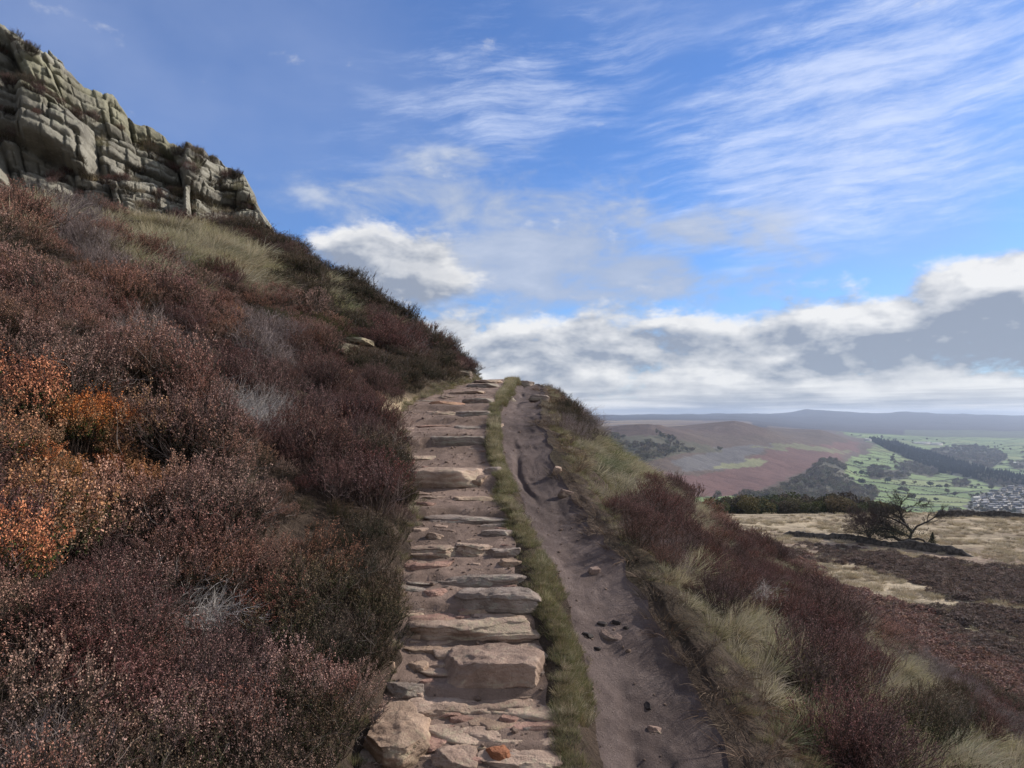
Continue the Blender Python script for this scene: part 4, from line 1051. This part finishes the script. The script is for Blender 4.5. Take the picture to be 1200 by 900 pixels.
# turf between the two paths, along the steps and in the verge
def add_turf():
    Y = rng.uniform(1.0, 22, 4200); Y = np.concatenate([Y, rng.uniform(1.5, 9, 3600)])
    zp, L1, R1, L2, R2 = look(Y)
    u = np.clip(rng.normal(size=Y.shape)*.16+.45, -.1, .9)+fbm(Y*.9, Y*0, 3, 96)*.5; X = R1+(L2-R1)*u
    m1 = fbm(X*1.4, Y*1.4, 3, 97)
    keep = (u > .0) | (rng.random(Y.shape) < .25); keep &= (m1 > -.03) | (rng.random(Y.shape) < .25)
    X, Y, u = X[keep], Y[keep], u[keep]
    # a few blades at the heather edge of the steps and green pads on the right bank
    Y2 = rng.uniform(1.5, 19, 350); e2 = look(Y2); X2 = e2[1]+rng.normal(size=Y2.shape)*.05-.02
    Y3 = rng.uniform(2, 19, 1500); e3 = look(Y3); X3 = e3[4]+np.abs(rng.normal(size=Y3.shape))*.30+.16
    X = np.concatenate([X, X2, X3]); Y = np.concatenate([Y, Y2, Y3]); Z = H(X, Y, False)
    s = rng.uniform(.5, 1.25, X.shape)*np.interp(Y, [3, 8, 20], [.38, .52, .90])
    n_long = rng.random(X.shape) < .06
    rot = np.stack([rng.normal(size=X.shape)*.15, rng.normal(size=X.shape)*.15, rng.random(X.shape)*6.28], 1)
    sv = np.stack([s, s, s*rng.uniform(.6, 1.5, s.shape)], 1)
    P = KIND['short_grass']
    gn_scatter('turf', np.stack([X, Y, Z], 1)[~n_long], rot[~n_long], sv[~n_long], rng.integers(0, 3, (~n_long).sum()), P, 'short green turf between the two paths', 'grass')
    P = KIND['straw_grass']; k = n_long; sv = sv*np.array([.42, .42, .38])
    gn_scatter('verge_grass', np.stack([X, Y, Z], 1)[k], rot[k], sv[k], rng.integers(0, 3, k.sum()), P, 'small pale grass tufts in the verge between the paths', 'grass')
add_turf()
def crag_plants():
    P = CR_P; ns, nt, _ = P.shape
    n = np.cross(np.roll(P, -3, 0)-P, np.roll(P, -3, 1)-P); n /= np.maximum(np.linalg.norm(n, axis=-1, keepdims=True), 1e-6)
    up = np.abs(n[..., 2]); up[-4:] = 0; up[:, 150:] = 0; up[:, :40] = 0
    ii, jj = np.where((up > .72)); k = rng.permutation(len(ii))[:420]; up[:, 165:] = 0; ii, jj = ii[k], jj[k]
    p = P[ii, jj]; keep = (fbm(p[:, 0]*.9, p[:, 2]*.9, 3, 98) > .0) | (rng.random(len(p)) < .12); p = p[keep]
    protos = [KIND['dark_heather'][0], KIND['maroon_heather'][0], KIND['straw_grass'][0]]
    m = len(p); s = rng.uniform(.4, .8, m)
    gn_scatter('ledge_heather', p, np.stack([rng.normal(size=m)*.2, rng.normal(size=m)*.2, rng.random(m)*6.28], 1), np.stack([s, s, s], 1),
               rng.choice(3, m, p=[.5, .3, .2]), protos, 'dark heather growing on ledges of the grey crag', 'heather')
crag_plants()

# ------------------------------------------------------------------ walls on the moor
def flat_mat(name, c, rough=.9, namp=.35, nscale=8.):
    m, t = material(name); n = t.noise(t.n('ShaderNodeTexCoord').outputs['Object'], nscale, 5, .65)
    col = t.mix(t.ss(n, .35, .65), tuple(v*(1-namp) for v in c), tuple(v*(1+namp) for v in c))
    t.out(t.pbr(col, rough, t.bump(n, .8, .05), .15)); return m
M['wallstone'] = flat_mat('weathered_wall_stone', (.075, .068, .062), .95, .5, 3.)
def stone_wall(pts, h, w, label, name='dry_stone_wall', seed=1, hvar=.25):
    P = np.array([ground_hit(px, py, 20, 119)[:2] for px, py in pts])
    L = np.concatenate([[0], np.cumsum(np.hypot(*np.diff(P, axis=0).T))]); n = int(L[-1]/.28)+2
    s = np.linspace(0, L[-1], n); X = np.interp(s, L, P[:, 0]); Y = np.interp(s, L, P[:, 1])
    Y = smooth(Y, 9 if n > 30 else 1)+fbm(s*.12, s*0, 2, seed)*.8
    tx, ty = np.gradient(X), np.gradient(Y); q = np.hypot(tx, ty); nx, ny = -ty/q, tx/q
    Z = H(X, Y, False)
    prof = np.array([(-.55, -.4), (-.5, .15), (-.46, .4), (-.42, .62), (-.34, .82), (-.30, 1.0), (.0, 1.08), (.30, 1.0), (.34, .82), (.42, .62), (.46, .4), (.5, .15), (.55, -.4)])
    V = np.zeros((n, len(prof), 3))
    for k, (a, b) in enumerate(prof):
        row = np.floor(b*5); j = (hash2(np.floor(s/.45+row*.37), row+s*0, seed)-.5)*.30
        top = h*(1+fbm(s*.35, s*0, 3, seed+4)*hvar*2 + (hash2(np.floor(s/.35), s*0, seed+2)-.5)*.25)
        V[:, k, 0] = X+nx*(a*w+np.sign(a)*j*w); V[:, k, 1] = Y+ny*(a*w+np.sign(a)*j*w); V[:, k, 2] = Z+b*top
    taper = sstep(s, -.2, 1.6)*sstep(L[-1]-s, -.2, 2.4); V[:, :, 2] = Z[:, None]-.4+(V[:, :, 2]-Z[:, None]+.4)*taper[:, None]
    m = len(prof); i = np.arange(n*m).reshape(n, m)
    Fq = np.stack([i[:-1, :-1], i[1:, :-1], i[1:, 1:], i[:-1, 1:]], -1).reshape(-1, 4)
    o = mk(name, V.reshape(-1, 3), Fq, M['wallstone']); return tag(o, label, 'wall')
stone_wall([(908, 627), (925, 628), (940, 629), (980, 633), (1021, 638), (1058, 643), (1090, 647), (1115, 650), (1152, 653)],   .72, .7, 'long dark dry stone wall crossing the pale moor below the two bare trees', seed=3)
stone_wall([(1166, 656), (1174, 656.5), (1182, 658)], .55, 1.2, 'short tumbled piece of dark stone wall at the right end of the long wall', seed=5)
stone_wall([(1092, 605.6), (1110, 605), (1130, 604.6), (1158, 604.6), (1180, 606.5), (1215, 609), (1300, 611)], .85, .9, 'dark stone wall along the far edge of the pale moor above the village', seed=7)

# ------------------------------------------------------------------ trees
def tubes(acc, segs, col, sides=5):
    for (p, q, r0, r1) in segs:
        p, q = np.array(p), np.array(q); d = q-p; L = np.linalg.norm(d)
        if L < 1e-6: continue
        d /= L; a = np.cross(d, [.3, .9, .1]); a /= np.linalg.norm(a); b = np.cross(d, a)
        th = np.linspace(0, 2*math.pi, sides, endpoint=False)
        c = np.cos(th)[:, None]*a+np.sin(th)[:, None]*b
        V = np.concatenate([p+c*r0, q+c*r1]); i = np.arange(sides); j = np.roll(i, -1)
        acc.add((V, np.stack([i, j, j+sides, i+sides], 1)), np.array(col)*random.uniform(.8, 1.2))
def grow(p, d, L, r, depth, maxd, out, bias=(0, 0, 0), spread=.7, k=4):
    p = np.array(p, float); d = np.array(d, float); d /= np.linalg.norm(d)
    n = 4; r0 = r
    for j in range(n):
        d = d+np.random.default_rng(random.randrange(10**9)).normal(size=3)*.17+np.array(bias)*.12; d /= np.linalg.norm(d)
        q = p+d*L/n; r1 = max(r0*.84, .008)
        out.append((depth, p, q, r0, r1)); p, r0 = q, r1
        if depth < maxd and j >= (1 if depth else 1):
            for _ in range(k if j == n-1 else 1 if depth == 0 else 2):
                dd = d+np.array([random.gauss(0, 1), random.gauss(0, 1), random.gauss(0, .7)])*spread+np.array(bias)*.3
                grow(p, dd, L*random.uniform(.45, .72), r0*.62, depth+1, maxd, out, bias, spread, max(2, k-1))
def tree_parts(root, segs, split, bcol, tcol, leaves=None):
    a = Acc(); tubes(a, [s[1:] for s in segs if s[0] <= split], bcol, 6); a.build('trunk', M['bark'], True, root)
    c = Acc(); tubes(c, [s[1:] for s in segs if s[0] > split], tcol, 3)
    if leaves:
        pts, size, lc = leaves; c.add(leafquads(pts, rv(len(pts)), size*rng.uniform(.6, 1.3, len(pts)), .7), np.repeat(np.array(lc)*(1+rng.uniform(-.35, .35, (len(pts), 1))), 4, 0))
    c.build('crown', M['leafy'], True, root)
def limb(path, r0, r1, depth, out, twigs=True, maxd=4, bias=(0, 0, .1), L=1.1, every=1):
    P = [np.array(p, float) for p in path]; n = len(P)-1
    for i in range(n):
        for h_ in range(3):
            a = P[i]+(P[i+1]-P[i])*h_/3; b = P[i]+(P[i+1]-P[i])*(h_+1)/3
            t0, t1 = (i+h_/3)/n, (i+(h_+1)/3)/n
            j = np.array([random.gauss(0, .05), random.gauss(0, .05), random.gauss(0, .05)])
            out.append((depth, a, b, r0+(r1-r0)*t0, r0+(r1-r0)*t1))
            if twigs and (i*3+h_) >= every:
                d = (b-a)/max(np.linalg.norm(b-a), 1e-6)
                for _ in range(2):
                    grow(b, d*.9+np.array([random.gauss(0, .6), random.gauss(0, .9), random.gauss(.15, .5)]), L*random.uniform(.6, 1.1), .055, depth+1, depth+3, out, bias, .6, 3)
def hawthorns():
    random.seed(21)
    X, Y, z = ground_hit(1066, 638, 20, 119)
    root = empty('hawthorn_tree', (X, Y, z-.1)); s = Y/F       # metres per pixel there
    tag(root, 'larger wind bent bare hawthorn with long branches reaching left behind the stone wall', 'tree', 'hawthorn trees by the moor wall')
    o = []
    g = lambda x, y, d=0: ((x-1066)*s, d, (640-y)*s)
    limb([g(1070, 644), g(1068, 637), g(1066, 634)], .34, .30, 0, o, False)
    limb([g(1066, 634), g(1058, 636, .2), g(1049, 631, .3), g(1038, 631, .2)], .26, .12, 0, o, True, every=4)
    limb([g(1066, 634), g(1074, 632, -.2), g(1081, 634, -.2), g(1086, 640, -.3)], .16, .09, 0, o, False)
    limb([g(1066, 634), g(1070, 626, .3), g(1075, 618, .1), g(1086, 612, -.2), g(1097, 605, -.3), g(1108, 603, -.2)], .17, .03, 0, o, True, every=7, bias=(.2, 0, .1), L=.9)
    limb([g(1070, 626), g(1064, 618, .3), g(1060, 610, .5), g(1057, 600, .5), g(1058, 592, .4)], .20, .03, 0, o, True, every=2, bias=(-.2, 0, .25), L=1.3)
    limb([g(1064, 618), g(1052, 612, -.4), g(1040, 607, -.6), g(1026, 604, -.7)], .15, .03, 0, o, True, every=2, bias=(-.4, 0, .0), L=1.5)
    limb([g(1060, 611), g(1048, 603, .5), g(1036, 601, .7)], .10, .03, 0, o, True, every=2, bias=(-.4, 0, .05), L=1.2)
    limb([g(1058, 598), g(1072, 594, .2), g(1088, 592, .1)], .05, .02, 0, o, True, every=2, bias=(.3, 0, .0), L=.7)
    limb([g(1058, 628), g(1046, 622, -.4), g(1034, 620, -.5), g(1020, 622, -.6)], .14, .03, 0, o, True, every=1, bias=(-.3, 0, .0), L=1.4)
    limb([g(1066, 630), g(1056, 624, .9), g(1044, 618, 1.2)], .12, .03, 0, o, True, every=1, bias=(-.2, 0, .1), L=1.3)
    n = 2600; c = np.stack([rng.normal(size=n)*1.7-2.3, rng.normal(size=n)*.9, rng.normal(size=n)*.42+1.6], 1)
    tree_parts(root, o, 0, (.045, .036, .032), (.075, .062, .052), (c, .13, (.07, .072, .045)))
    random.seed(5)
    X, Y, z = ground_hit(1019, 635, 20, 119)
    root = empty('hawthorn_tree', (X, Y, z-.1)); tag(root, 'smaller rounded reddish brown hawthorn left of the wind bent one', 'tree', 'hawthorn trees by the moor wall')
    o = []; limb([(0, 0, 0), (.05, 0, .7)], .17, .13, 0, o, False)
    for k in range(13):
        a = random.uniform(0, 6.28); e = random.uniform(.5, 1.0)
        grow((.05, 0, .6), (math.cos(a)*e, math.sin(a)*e*.8, random.uniform(.5, 1.1)), 2.0, .06, 0 if k < 5 else 1, 4, o, (.1, 0, .12), .5, 3)
    tree_parts(root, o, 0, (.06, .045, .038), (.15, .105, .088))
    X, Y, z = ground_hit(1092, 640, 20, 119)
    root = empty('small_shrub', (X, Y, z)); tag(root, 'small dark pointed shrub behind the stone wall right of the bent hawthorn', 'shrub')
    n = 900; t = rng.random(n); c = np.stack([rng.normal(size=n)*.30*(1-t)+.1*t, rng.normal(size=n)*.30*(1-t), .1+t*1.5], 1)
    tree_parts(root, [(0, (0, 0, -.1), (.05, 0, 1.4), .05, .02)], 0, (.04, .03, .025), (.05, .04, .03), (c, .12, (.05, .055, .035)))
hawthorns()
def crown_pts(n, lobes, seed):
    g = np.random.default_rng(seed); L = []
    for (x, y, z, r) in lobes:
        m = int(n*r*r/sum(l[3]**2 for l in lobes)); v = g.normal(size=(m, 3)); v /= np.linalg.norm(v, axis=1, keepdims=True)
        L.append(np.array([x, y, z])+v*(r*g.uniform(.55, 1.08, m)**.6)[:, None]*np.array([1, 1, .85]))
    return np.concatenate(L)
def make_tree(name, seed, h, w, n, leaf, col, bare=False, link=True):
    """broadleaf seen from a distance: trunk with limbs, uneven crown of leaf clumps"""
    g = np.random.default_rng(seed); random.seed(seed)
    lobes = [(g.normal()*w*.22, g.normal()*w*.22, h*g.uniform(.48, .82), w*g.uniform(.17, .30)) for _ in range(9)]
    segs = []; limb([(0, 0, -.8), (g.normal()*.1, 0, h*.35), (g.normal()*.2, 0, h*.62)], h*.028, h*.012, 0, segs, False)
    for (x, y, z, r) in lobes: segs.append((0, (0, 0, h*.3), (x, y, z), h*.012, h*.004))
    pts = crown_pts(n, lobes, seed)
    return segs, pts, leaf, col
TREE_COLS = [(.085, .092, .045), (.13, .105, .058), (.072, .080, .043), (.145, .12, .068), (.11, .09, .068)]
# the row of trees that shows above the far edge of the moor
def edge_trees():
    random.seed(9); protos = []
    for k in range(5):
        root = empty('moor_edge_tree', (0, 0, 0)); tag(root, 'bushy olive brown tree in the row beyond the far edge of the moor', 'tree', 'row of trees beyond the moor edge')
        segs, pts, leaf, col = make_tree('t', 40+k, 7., 7.6, 2300, .42, TREE_COLS[k])
        tree_parts(root, segs, 0, (.05, .04, .033), (.05, .04, .03), (pts, leaf, col)); protos.append(root)
    px = 840.
    i = 0
    while px < 1052:
        for row in range(2):
            Y = 127+row*9+random.uniform(-2, 3); X = (px+random.uniform(-4, 4)-CX)/F*Y; g = H1(X, Y)
            tp = np.interp(px, [840, 870, 900, 950, 985, 1010, 1030, 1052], [586, 585, 587, 586, 583, 589, 594, 598])+random.uniform(-3, 4)-row*1.5
            ht = (CAMZ-(tp-HY)/F*Y)-g
            r = protos[i] if i < 5 else copy_tree(protos[i % 5])
            i += 1
            sc_ = max(ht, 2.)/7*1.05; r.location = (X, Y, g); r.rotation_euler = (0, 0, random.uniform(0, 6.28)); r.scale = (sc_*1.05, sc_*1.05, sc_)
        px += random.uniform(9, 14)
edge_trees()

# ------------------------------------------------------------------ trees, hedges, village in the valley
def far_hit(px, py, y0=500, y1=4200): return ground_hit(px, py, y0, y1, 1400)
VT = []
for k in range(5):
    segs, pts, leaf, col = make_tree('valley_tree', 70+k, 12., 11., 420, 1.5, TREE_COLS[k])
    a = Acc(); tubes(a, [s[1:] for s in segs], (.05, .04, .035), 3)
    a.add(leafquads(pts, rv(len(pts)), leaf*rng.uniform(.6, 1.3, len(pts)), .8), np.repeat(np.array(col)*(1+rng.uniform(-.3, .3, (len(pts), 1))), 4, 0))
    o = a.build('valley_tree', M['leafy']); PROTO.objects.link(o); VT.append(o)
# far conifer
a = Acc(); n = 500; t = rng.random(n); th = rng.random(n)*6.28
a.add(leafquads(np.stack([np.cos(th)*(1-t)*3.2, np.sin(th)*(1-t)*3.2, 1+t*14], 1), rv(n), 1.6, .8), np.repeat(np.array([(.022, .032, .020)])*(1+rng.uniform(-.3, .3, (n, 1))), 4, 0))
o = a.build('valley_conifer', M['leafy']); PROTO.objects.link(o); VC = [o]
def wood(name, polys, protos, label, dens, smin=.7, smax=1.2):
    P = []
    for poly in polys:
        A = np.array(poly); Y = np.exp(rng.uniform(math.log(600), math.log(4200), 500000)); px = rng.uniform(A[:, 0].min(), A[:, 0].max(), Y.shape); X = (px-CX)/F*Y
        Z = H(X, Y, False); _, py = pix(X, Y, Z); k = inpoly(px, py, poly) & (fbm(X/45, Y/45, 3, 160) > -.03)
        # even spacing on the ground: thin by cell
        X, Y, Z = X[k], Y[k], Z[k]; c = np.floor(X/dens)*100003+np.floor(Y/dens); _, i = np.unique(c, return_index=True); P.append(np.stack([X[i], Y[i], Z[i]], 1))
    P = np.concatenate(P); m = len(P)
    s = rng.uniform(smin, smax, m)
    gn_scatter(name, P, np.stack([s*0, s*0, rng.random(m)*6.28], 1), np.stack([s, s, s*rng.uniform(.8, 1.2, m)], 1), rng.integers(0, len(protos), m), protos, label, 'wood')
    return m
VB = []
for k in range(4):
    segs, pts, leaf, col = make_tree('valley_tree', 90+k, 11., 10., 300, 1.3, [(.17, .145, .12), (.14, .12, .10), (.18, .155, .11), (.125, .122, .085)][k])
    a = Acc(); tubes(a, [s[1:] for s in segs], (.09, .075, .065), 3)
    a.add(leafquads(pts, rv(len(pts)), leaf*rng.uniform(.6, 1.3, len(pts)), .6), np.repeat(np.array(col)*(1+rng.uniform(-.3, .3, (len(pts), 1))), 4, 0))
    o = a.build('bare_tree', M['leafy']); PROTO.objects.link(o); VB.append(o)
nw = wood('bare_woodland', WOODS['bare'], VB, 'grey brown leafless woods in the valley and on the hill foot', 13)
nc_ = wood('conifer_plantation', WOODS['conifer'], VC, 'narrow dark conifer wood running across the green valley', 9)
def hedge_trees():
    Y = np.exp(rng.uniform(math.log(900), math.log(4000), 260000)); px = rng.uniform(930, 1300, Y.shape); X = (px-CX)/F*Y; Z = H(X, Y, False); _, py = pix(X, Y, Z)
    u, v = field_uv(X, Y); fv = np.floor(v); uu = u+np.mod(fv*.618, 1); du = np.abs(np.mod(uu+.5, 1)-.5); dv = np.abs(np.mod(v+.5, 1)-.5)
    C = colours(X, Y, Z); vis = (C[..., 3] < .5) & ((du < .02) | (dv < .03))
    k = np.where(vis & (fbm(X/150, Y/150, 3, 170) > -.15))[0]
    X, Y, Z, px = X[k], Y[k], Z[k], px[k]; c = np.floor(X/7)*100003+np.floor(Y/7); _, i = np.unique(c, return_index=True); X, Y, Z, px = X[i], Y[i], Z[i], px[i]
    order = rng.permutation(len(X)); near = [j for j in order if px[j] < 1205]
    tall = near[:80]
    for j in tall:
        p = VT[rng.integers(0, 5)]; o = bpy.data.objects.new('valley_tree', p.data); COL.objects.link(o); s = rng.uniform(.7, 1.35)
        o.location = (X[j], Y[j], Z[j]-.3); o.rotation_euler = (0, 0, rng.random()*6.28); o.scale = (s, s, s)
        tag(o, 'small rounded tree standing along a hedge between the green valley fields', 'tree', 'trees along the valley hedges')
    rest = np.setdiff1d(np.arange(len(X)), tall); m = len(rest); s = rng.uniform(.10, .20, m)
    gn_scatter('hedge_scrub', np.stack([X, Y, Z], 1)[rest], np.stack([s*0, s*0, rng.random(m)*6.28], 1), np.stack([s*1.5, s*1.5, s], 1), rng.integers(0, 5, m), VT, 'dark hedges and scrub dividing the green valley fields', 'hedge')
hedge_trees()
M['hwall'] = [flat_mat('house_stone', (.26, .23, .20), .9, .25, .5), flat_mat('house_render', (.48, .46, .43), .9, .1, .5)]
M['roof'] = flat_mat('slate_roof', (.13, .13, .145), .6, .3, .5); M['shed'] = flat_mat('pale_sheet_roof', (.50, .50, .46), .6, .15, .5)
def house(name, w, d, h, rh, wall, roof, chim=True):
    root = empty(name, (0, 0, 0)); x, y = w/2, d/2
    V = [(-x,-y,-3),(x,-y,-3),(x,y,-3),(-x,y,-3),(-x,-y,h),(x,-y,h),(x,y,h),(-x,y,h)]
    mk('wall', V, [(0,1,5,4),(1,2,6,5),(2,3,7,6),(3,0,4,7),(4,5,6,7)], wall, root)
    e = .3
    V = [(-x-e,-y-e,h-.1),(x+e,-y-e,h-.1),(x+e,0,h+rh),(-x-e,0,h+rh),(x+e,y+e,h-.1),(-x-e,y+e,h-.1)]
    mk('roof', V, [(0,1,2,3),(3,2,4,5),(0,3,5,5),(1,4,2,2)] if False else [(0,1,2,3),(3,2,4,5),(0,5,4,1)], roof, root)
    G = []; Fg = []
    for sx_ in (-x, x): k = len(G); G += [(sx_,-y,h),(sx_,y,h),(sx_,.02,h+rh-.1),(sx_,-.02,h+rh-.1)]; Fg.append((k,k+1,k+2,k+3))
    mk('gable', G, Fg, wall, root)
    if chim:
        c = np.array([(-.4,-.4,0),(.4,-.4,0),(.4,.4,0),(-.4,.4,0),(-.4,-.4,1.7),(.4,-.4,1.7),(.4,.4,1.7),(-.4,.4,1.7)])+np.array([x-.8, 0, h+rh-.7])
        mk('chimney', c, [(0,1,5,4),(1,2,6,5),(2,3,7,6),(3,0,4,7),(4,5,6,7)], wall, root)
    return root
def village():
    random.seed(31)
    pr = [house('stone_house', 10, 8, 5.2, 3., M['hwall'][0], M['roof']), house('stone_house', 15, 8, 5.5, 3.2, M['hwall'][0], M['roof']), house('white_house', 9, 7, 5, 2.8, M['hwall'][1], M['roof'])]
    used = set(); poly = [(1142,590),(1154,580),(1172,577),(1184,572),(1240,568),(1240,600),(1190,603),(1140,598)]
    placed = []
    n = 0
    while n < 88:
        px, py = random.uniform(1140, 1238), random.uniform(568, 603)
        if not inpoly(np.array([px]), np.array([py]), poly)[0]: continue
        X, Y, z = far_hit(px, py, 700, 3000)
        if any((X-a)**2+(Y-b)**2 < 15**2 for a, b in placed): continue
        placed.append((X, Y)); k = random.choices([0, 1, 2], [5, 4, 2])[0]
        r = pr[k] if k not in used else copy_tree(pr[k]); used.add(k)
        r.location = (X, Y, z); r.rotation_euler = (0, 0, random.choice([.3, 1.87])+random.uniform(-.25, .25))
        if k < 2: tag(r, 'grey stone house with slate roof in the valley village', 'house', 'stone houses of the valley village')
        else: tag(r, 'small white house among the grey stone ones in the valley village', 'house', 'white houses of the valley village')
        n += 1
    # trees between the houses
    P = np.array([far_hit(random.uniform(1136, 1238), random.uniform(570, 603), 700, 3000) for _ in range(150)]); m = len(P); s = rng.uniform(.35, .75, m)
    gn_scatter('village_garden_trees', P, np.stack([s*0, s*0, s*6], 1), np.stack([s, s, s], 1), rng.integers(0, 5, m), VT, 'trees and bushes among the village houses', 'trees')
    for px, py, w, d, lab in [(1080, 520.5, 90, 30, 'long pale farm sheds left of the valley wood'), (1096, 521.5, 60, 26, 'shorter pale farm shed at the right end of the long sheds'), (1017, 517, 26, 14, 'small white farmhouse where the moor meets the green fields'),
                              (1144, 588.5, 14, 9, 'lone white house at the left tip of the village'), (1190, 545, 22, 12, 'white farmhouse above the village near the right edge of the view')]:
        X, Y, z = far_hit(px, py, 900, 4200)
        r = house('farm_building', w, d, 7, 4, M['hwall'][1], M['shed'], False); r.location = (X, Y, z); r.rotation_euler = (0, 0, .15); tag(r, lab, 'building')
village()

# ------------------------------------------------------------------ moor cover: low tufts and heather far down on the shelf
def moor_cover():
    LP = []
    for k, (c1, c2) in enumerate([((.54, .46, .33), (.40, .33, .22)), ((.19, .14, .115), (.15, .115, .10)), ((.235, .145, .115), (.18, .12, .10))]):
        for v in range(2):
            a = Acc(); n = 150; az = rng.random(n)*6.28; u = np.sqrt(rng.random(n))
            if k == 0: grass(a, 90, .30, .45, .022, .9, (.35, 0), (c1, c2), .35, k=4)
            else: a.add(leafquads(np.stack([np.cos(az)*u*.45, np.sin(az)*u*.45, .42*(1-u*u)*rng.uniform(.6, 1.1, n)], 1), rv(n), .13, .7), np.repeat(np.array(c1)*(1+rng.uniform(-.35, .35, (n, 1))), 4, 0))
            o = a.build('moor_tuft', M['plant']); PROTO.objects.link(o); LP.append(o)
    n = 90000; Y = np.exp(rng.uniform(math.log(24), math.log(117), n)); x = rng.uniform(.12, .95, n); X = x*Y
    k = X > look(Y)[4]+3; X, Y = X[k], Y[k]; Z = H(X, Y, False)
    px, py = pix(X, Y, Z)
    C = colours(X, Y, Z)[..., :3]
    lum = C.sum(-1); kind = np.where(lum > .55, 0, np.where(C[..., 0] > .11, 2, 1))
    keep = (py < 900) & ((kind > 0) | (rng.random(len(X)) < .28)) & ((kind > 0) | (fbm(X*.35, Y*.35, 3, 180) > -.1))
    X, Y, Z, kind = X[keep], Y[keep], Z[keep], kind[keep]; m = len(X)
    s = rng.uniform(.55, 1.3, m)*(1+.6*fbm(X*.5, Y*.5, 2, 181)); 
    for nm, kk, lab, cat in (('pale_moor_grass', 0, 'pale straw grass covering the flat moor below', 'grass'), ('dark_moor_heather', 1, 'dark brown heather in bands across the flat moor', 'heather'), ('red_moor_heather', 2, 'red brown heather on the lower slope beyond the brow', 'heather')):
        q = kind == kk; n = q.sum()
        gn_scatter(nm, np.stack([X, Y, Z-.03], 1)[q], np.stack([rng.normal(size=n)*.1, rng.normal(size=n)*.1, rng.normal(size=n)*.6], 1), np.stack([s, s, s*(.8 if kk else .75)], 1)[q], rng.integers(0, 2, n), LP[kk*2:kk*2+2], lab, cat)
moor_cover()

# ------------------------------------------------------------------ loose grit on the paths
def grit():
    P = []
    for k in range(3):
        o = rock_mesh('pebble', 1, .8, .6, 800+k, 5, .7, .25, col=(.95, .85, .80)); COL.objects.unlink(o); PROTO.objects.link(o); P.append(o)
    Y = 1.5+rng.random(2600)**1.3*14; zp, L1, R1, L2, R2 = look(Y); w = rng.random(Y.shape) < .85
    u = rng.random(Y.shape); X = np.where(w, L1+(R1-L1)*u, L2+(R2-L2)*(u**2*.5+.5*(rng.random(Y.shape) < .5)*(1-u*.3)))
    Z = H(X, Y); m = len(X); s = np.exp(rng.normal(size=m)*.55)*.011; s = np.minimum(s, .04)
    gn_scatter('path_grit', np.stack([X, Y, Z-s*.15], 1), np.stack([rng.normal(size=m)*.3, rng.normal(size=m)*.3, rng.random(m)*6.28], 1), np.stack([s, s, s], 1), rng.integers(0, 3, m), P, 'small loose grit and pebbles lying on both paths', 'gravel')
grit()

# ------------------------------------------------------------------ the air
def haze():
    V = [(x, y, z) for z in (-420, 95) for (x, y) in ((-7500, -30), (17500, -30), (17500, 13200), (-7500, 13200))]
    m, t = material('haze_air')
    pv = t.n('ShaderNodeVolumePrincipled', {'Color': (.62, .76, 1., 1), 'Density': 7.8e-5, 'Anisotropy': .25})
    o_ = t.n('ShaderNodeOutputMaterial'); t.put(o_.inputs['Volume'], pv.outputs[0])
    m.cycles.homogeneous_volume = True
    o = mk('haze', V, [(0,3,2,1),(4,5,6,7),(0,1,5,4),(1,2,6,5),(2,3,7,6),(3,0,4,7)], m); tag(o, kind='stuff')
haze()
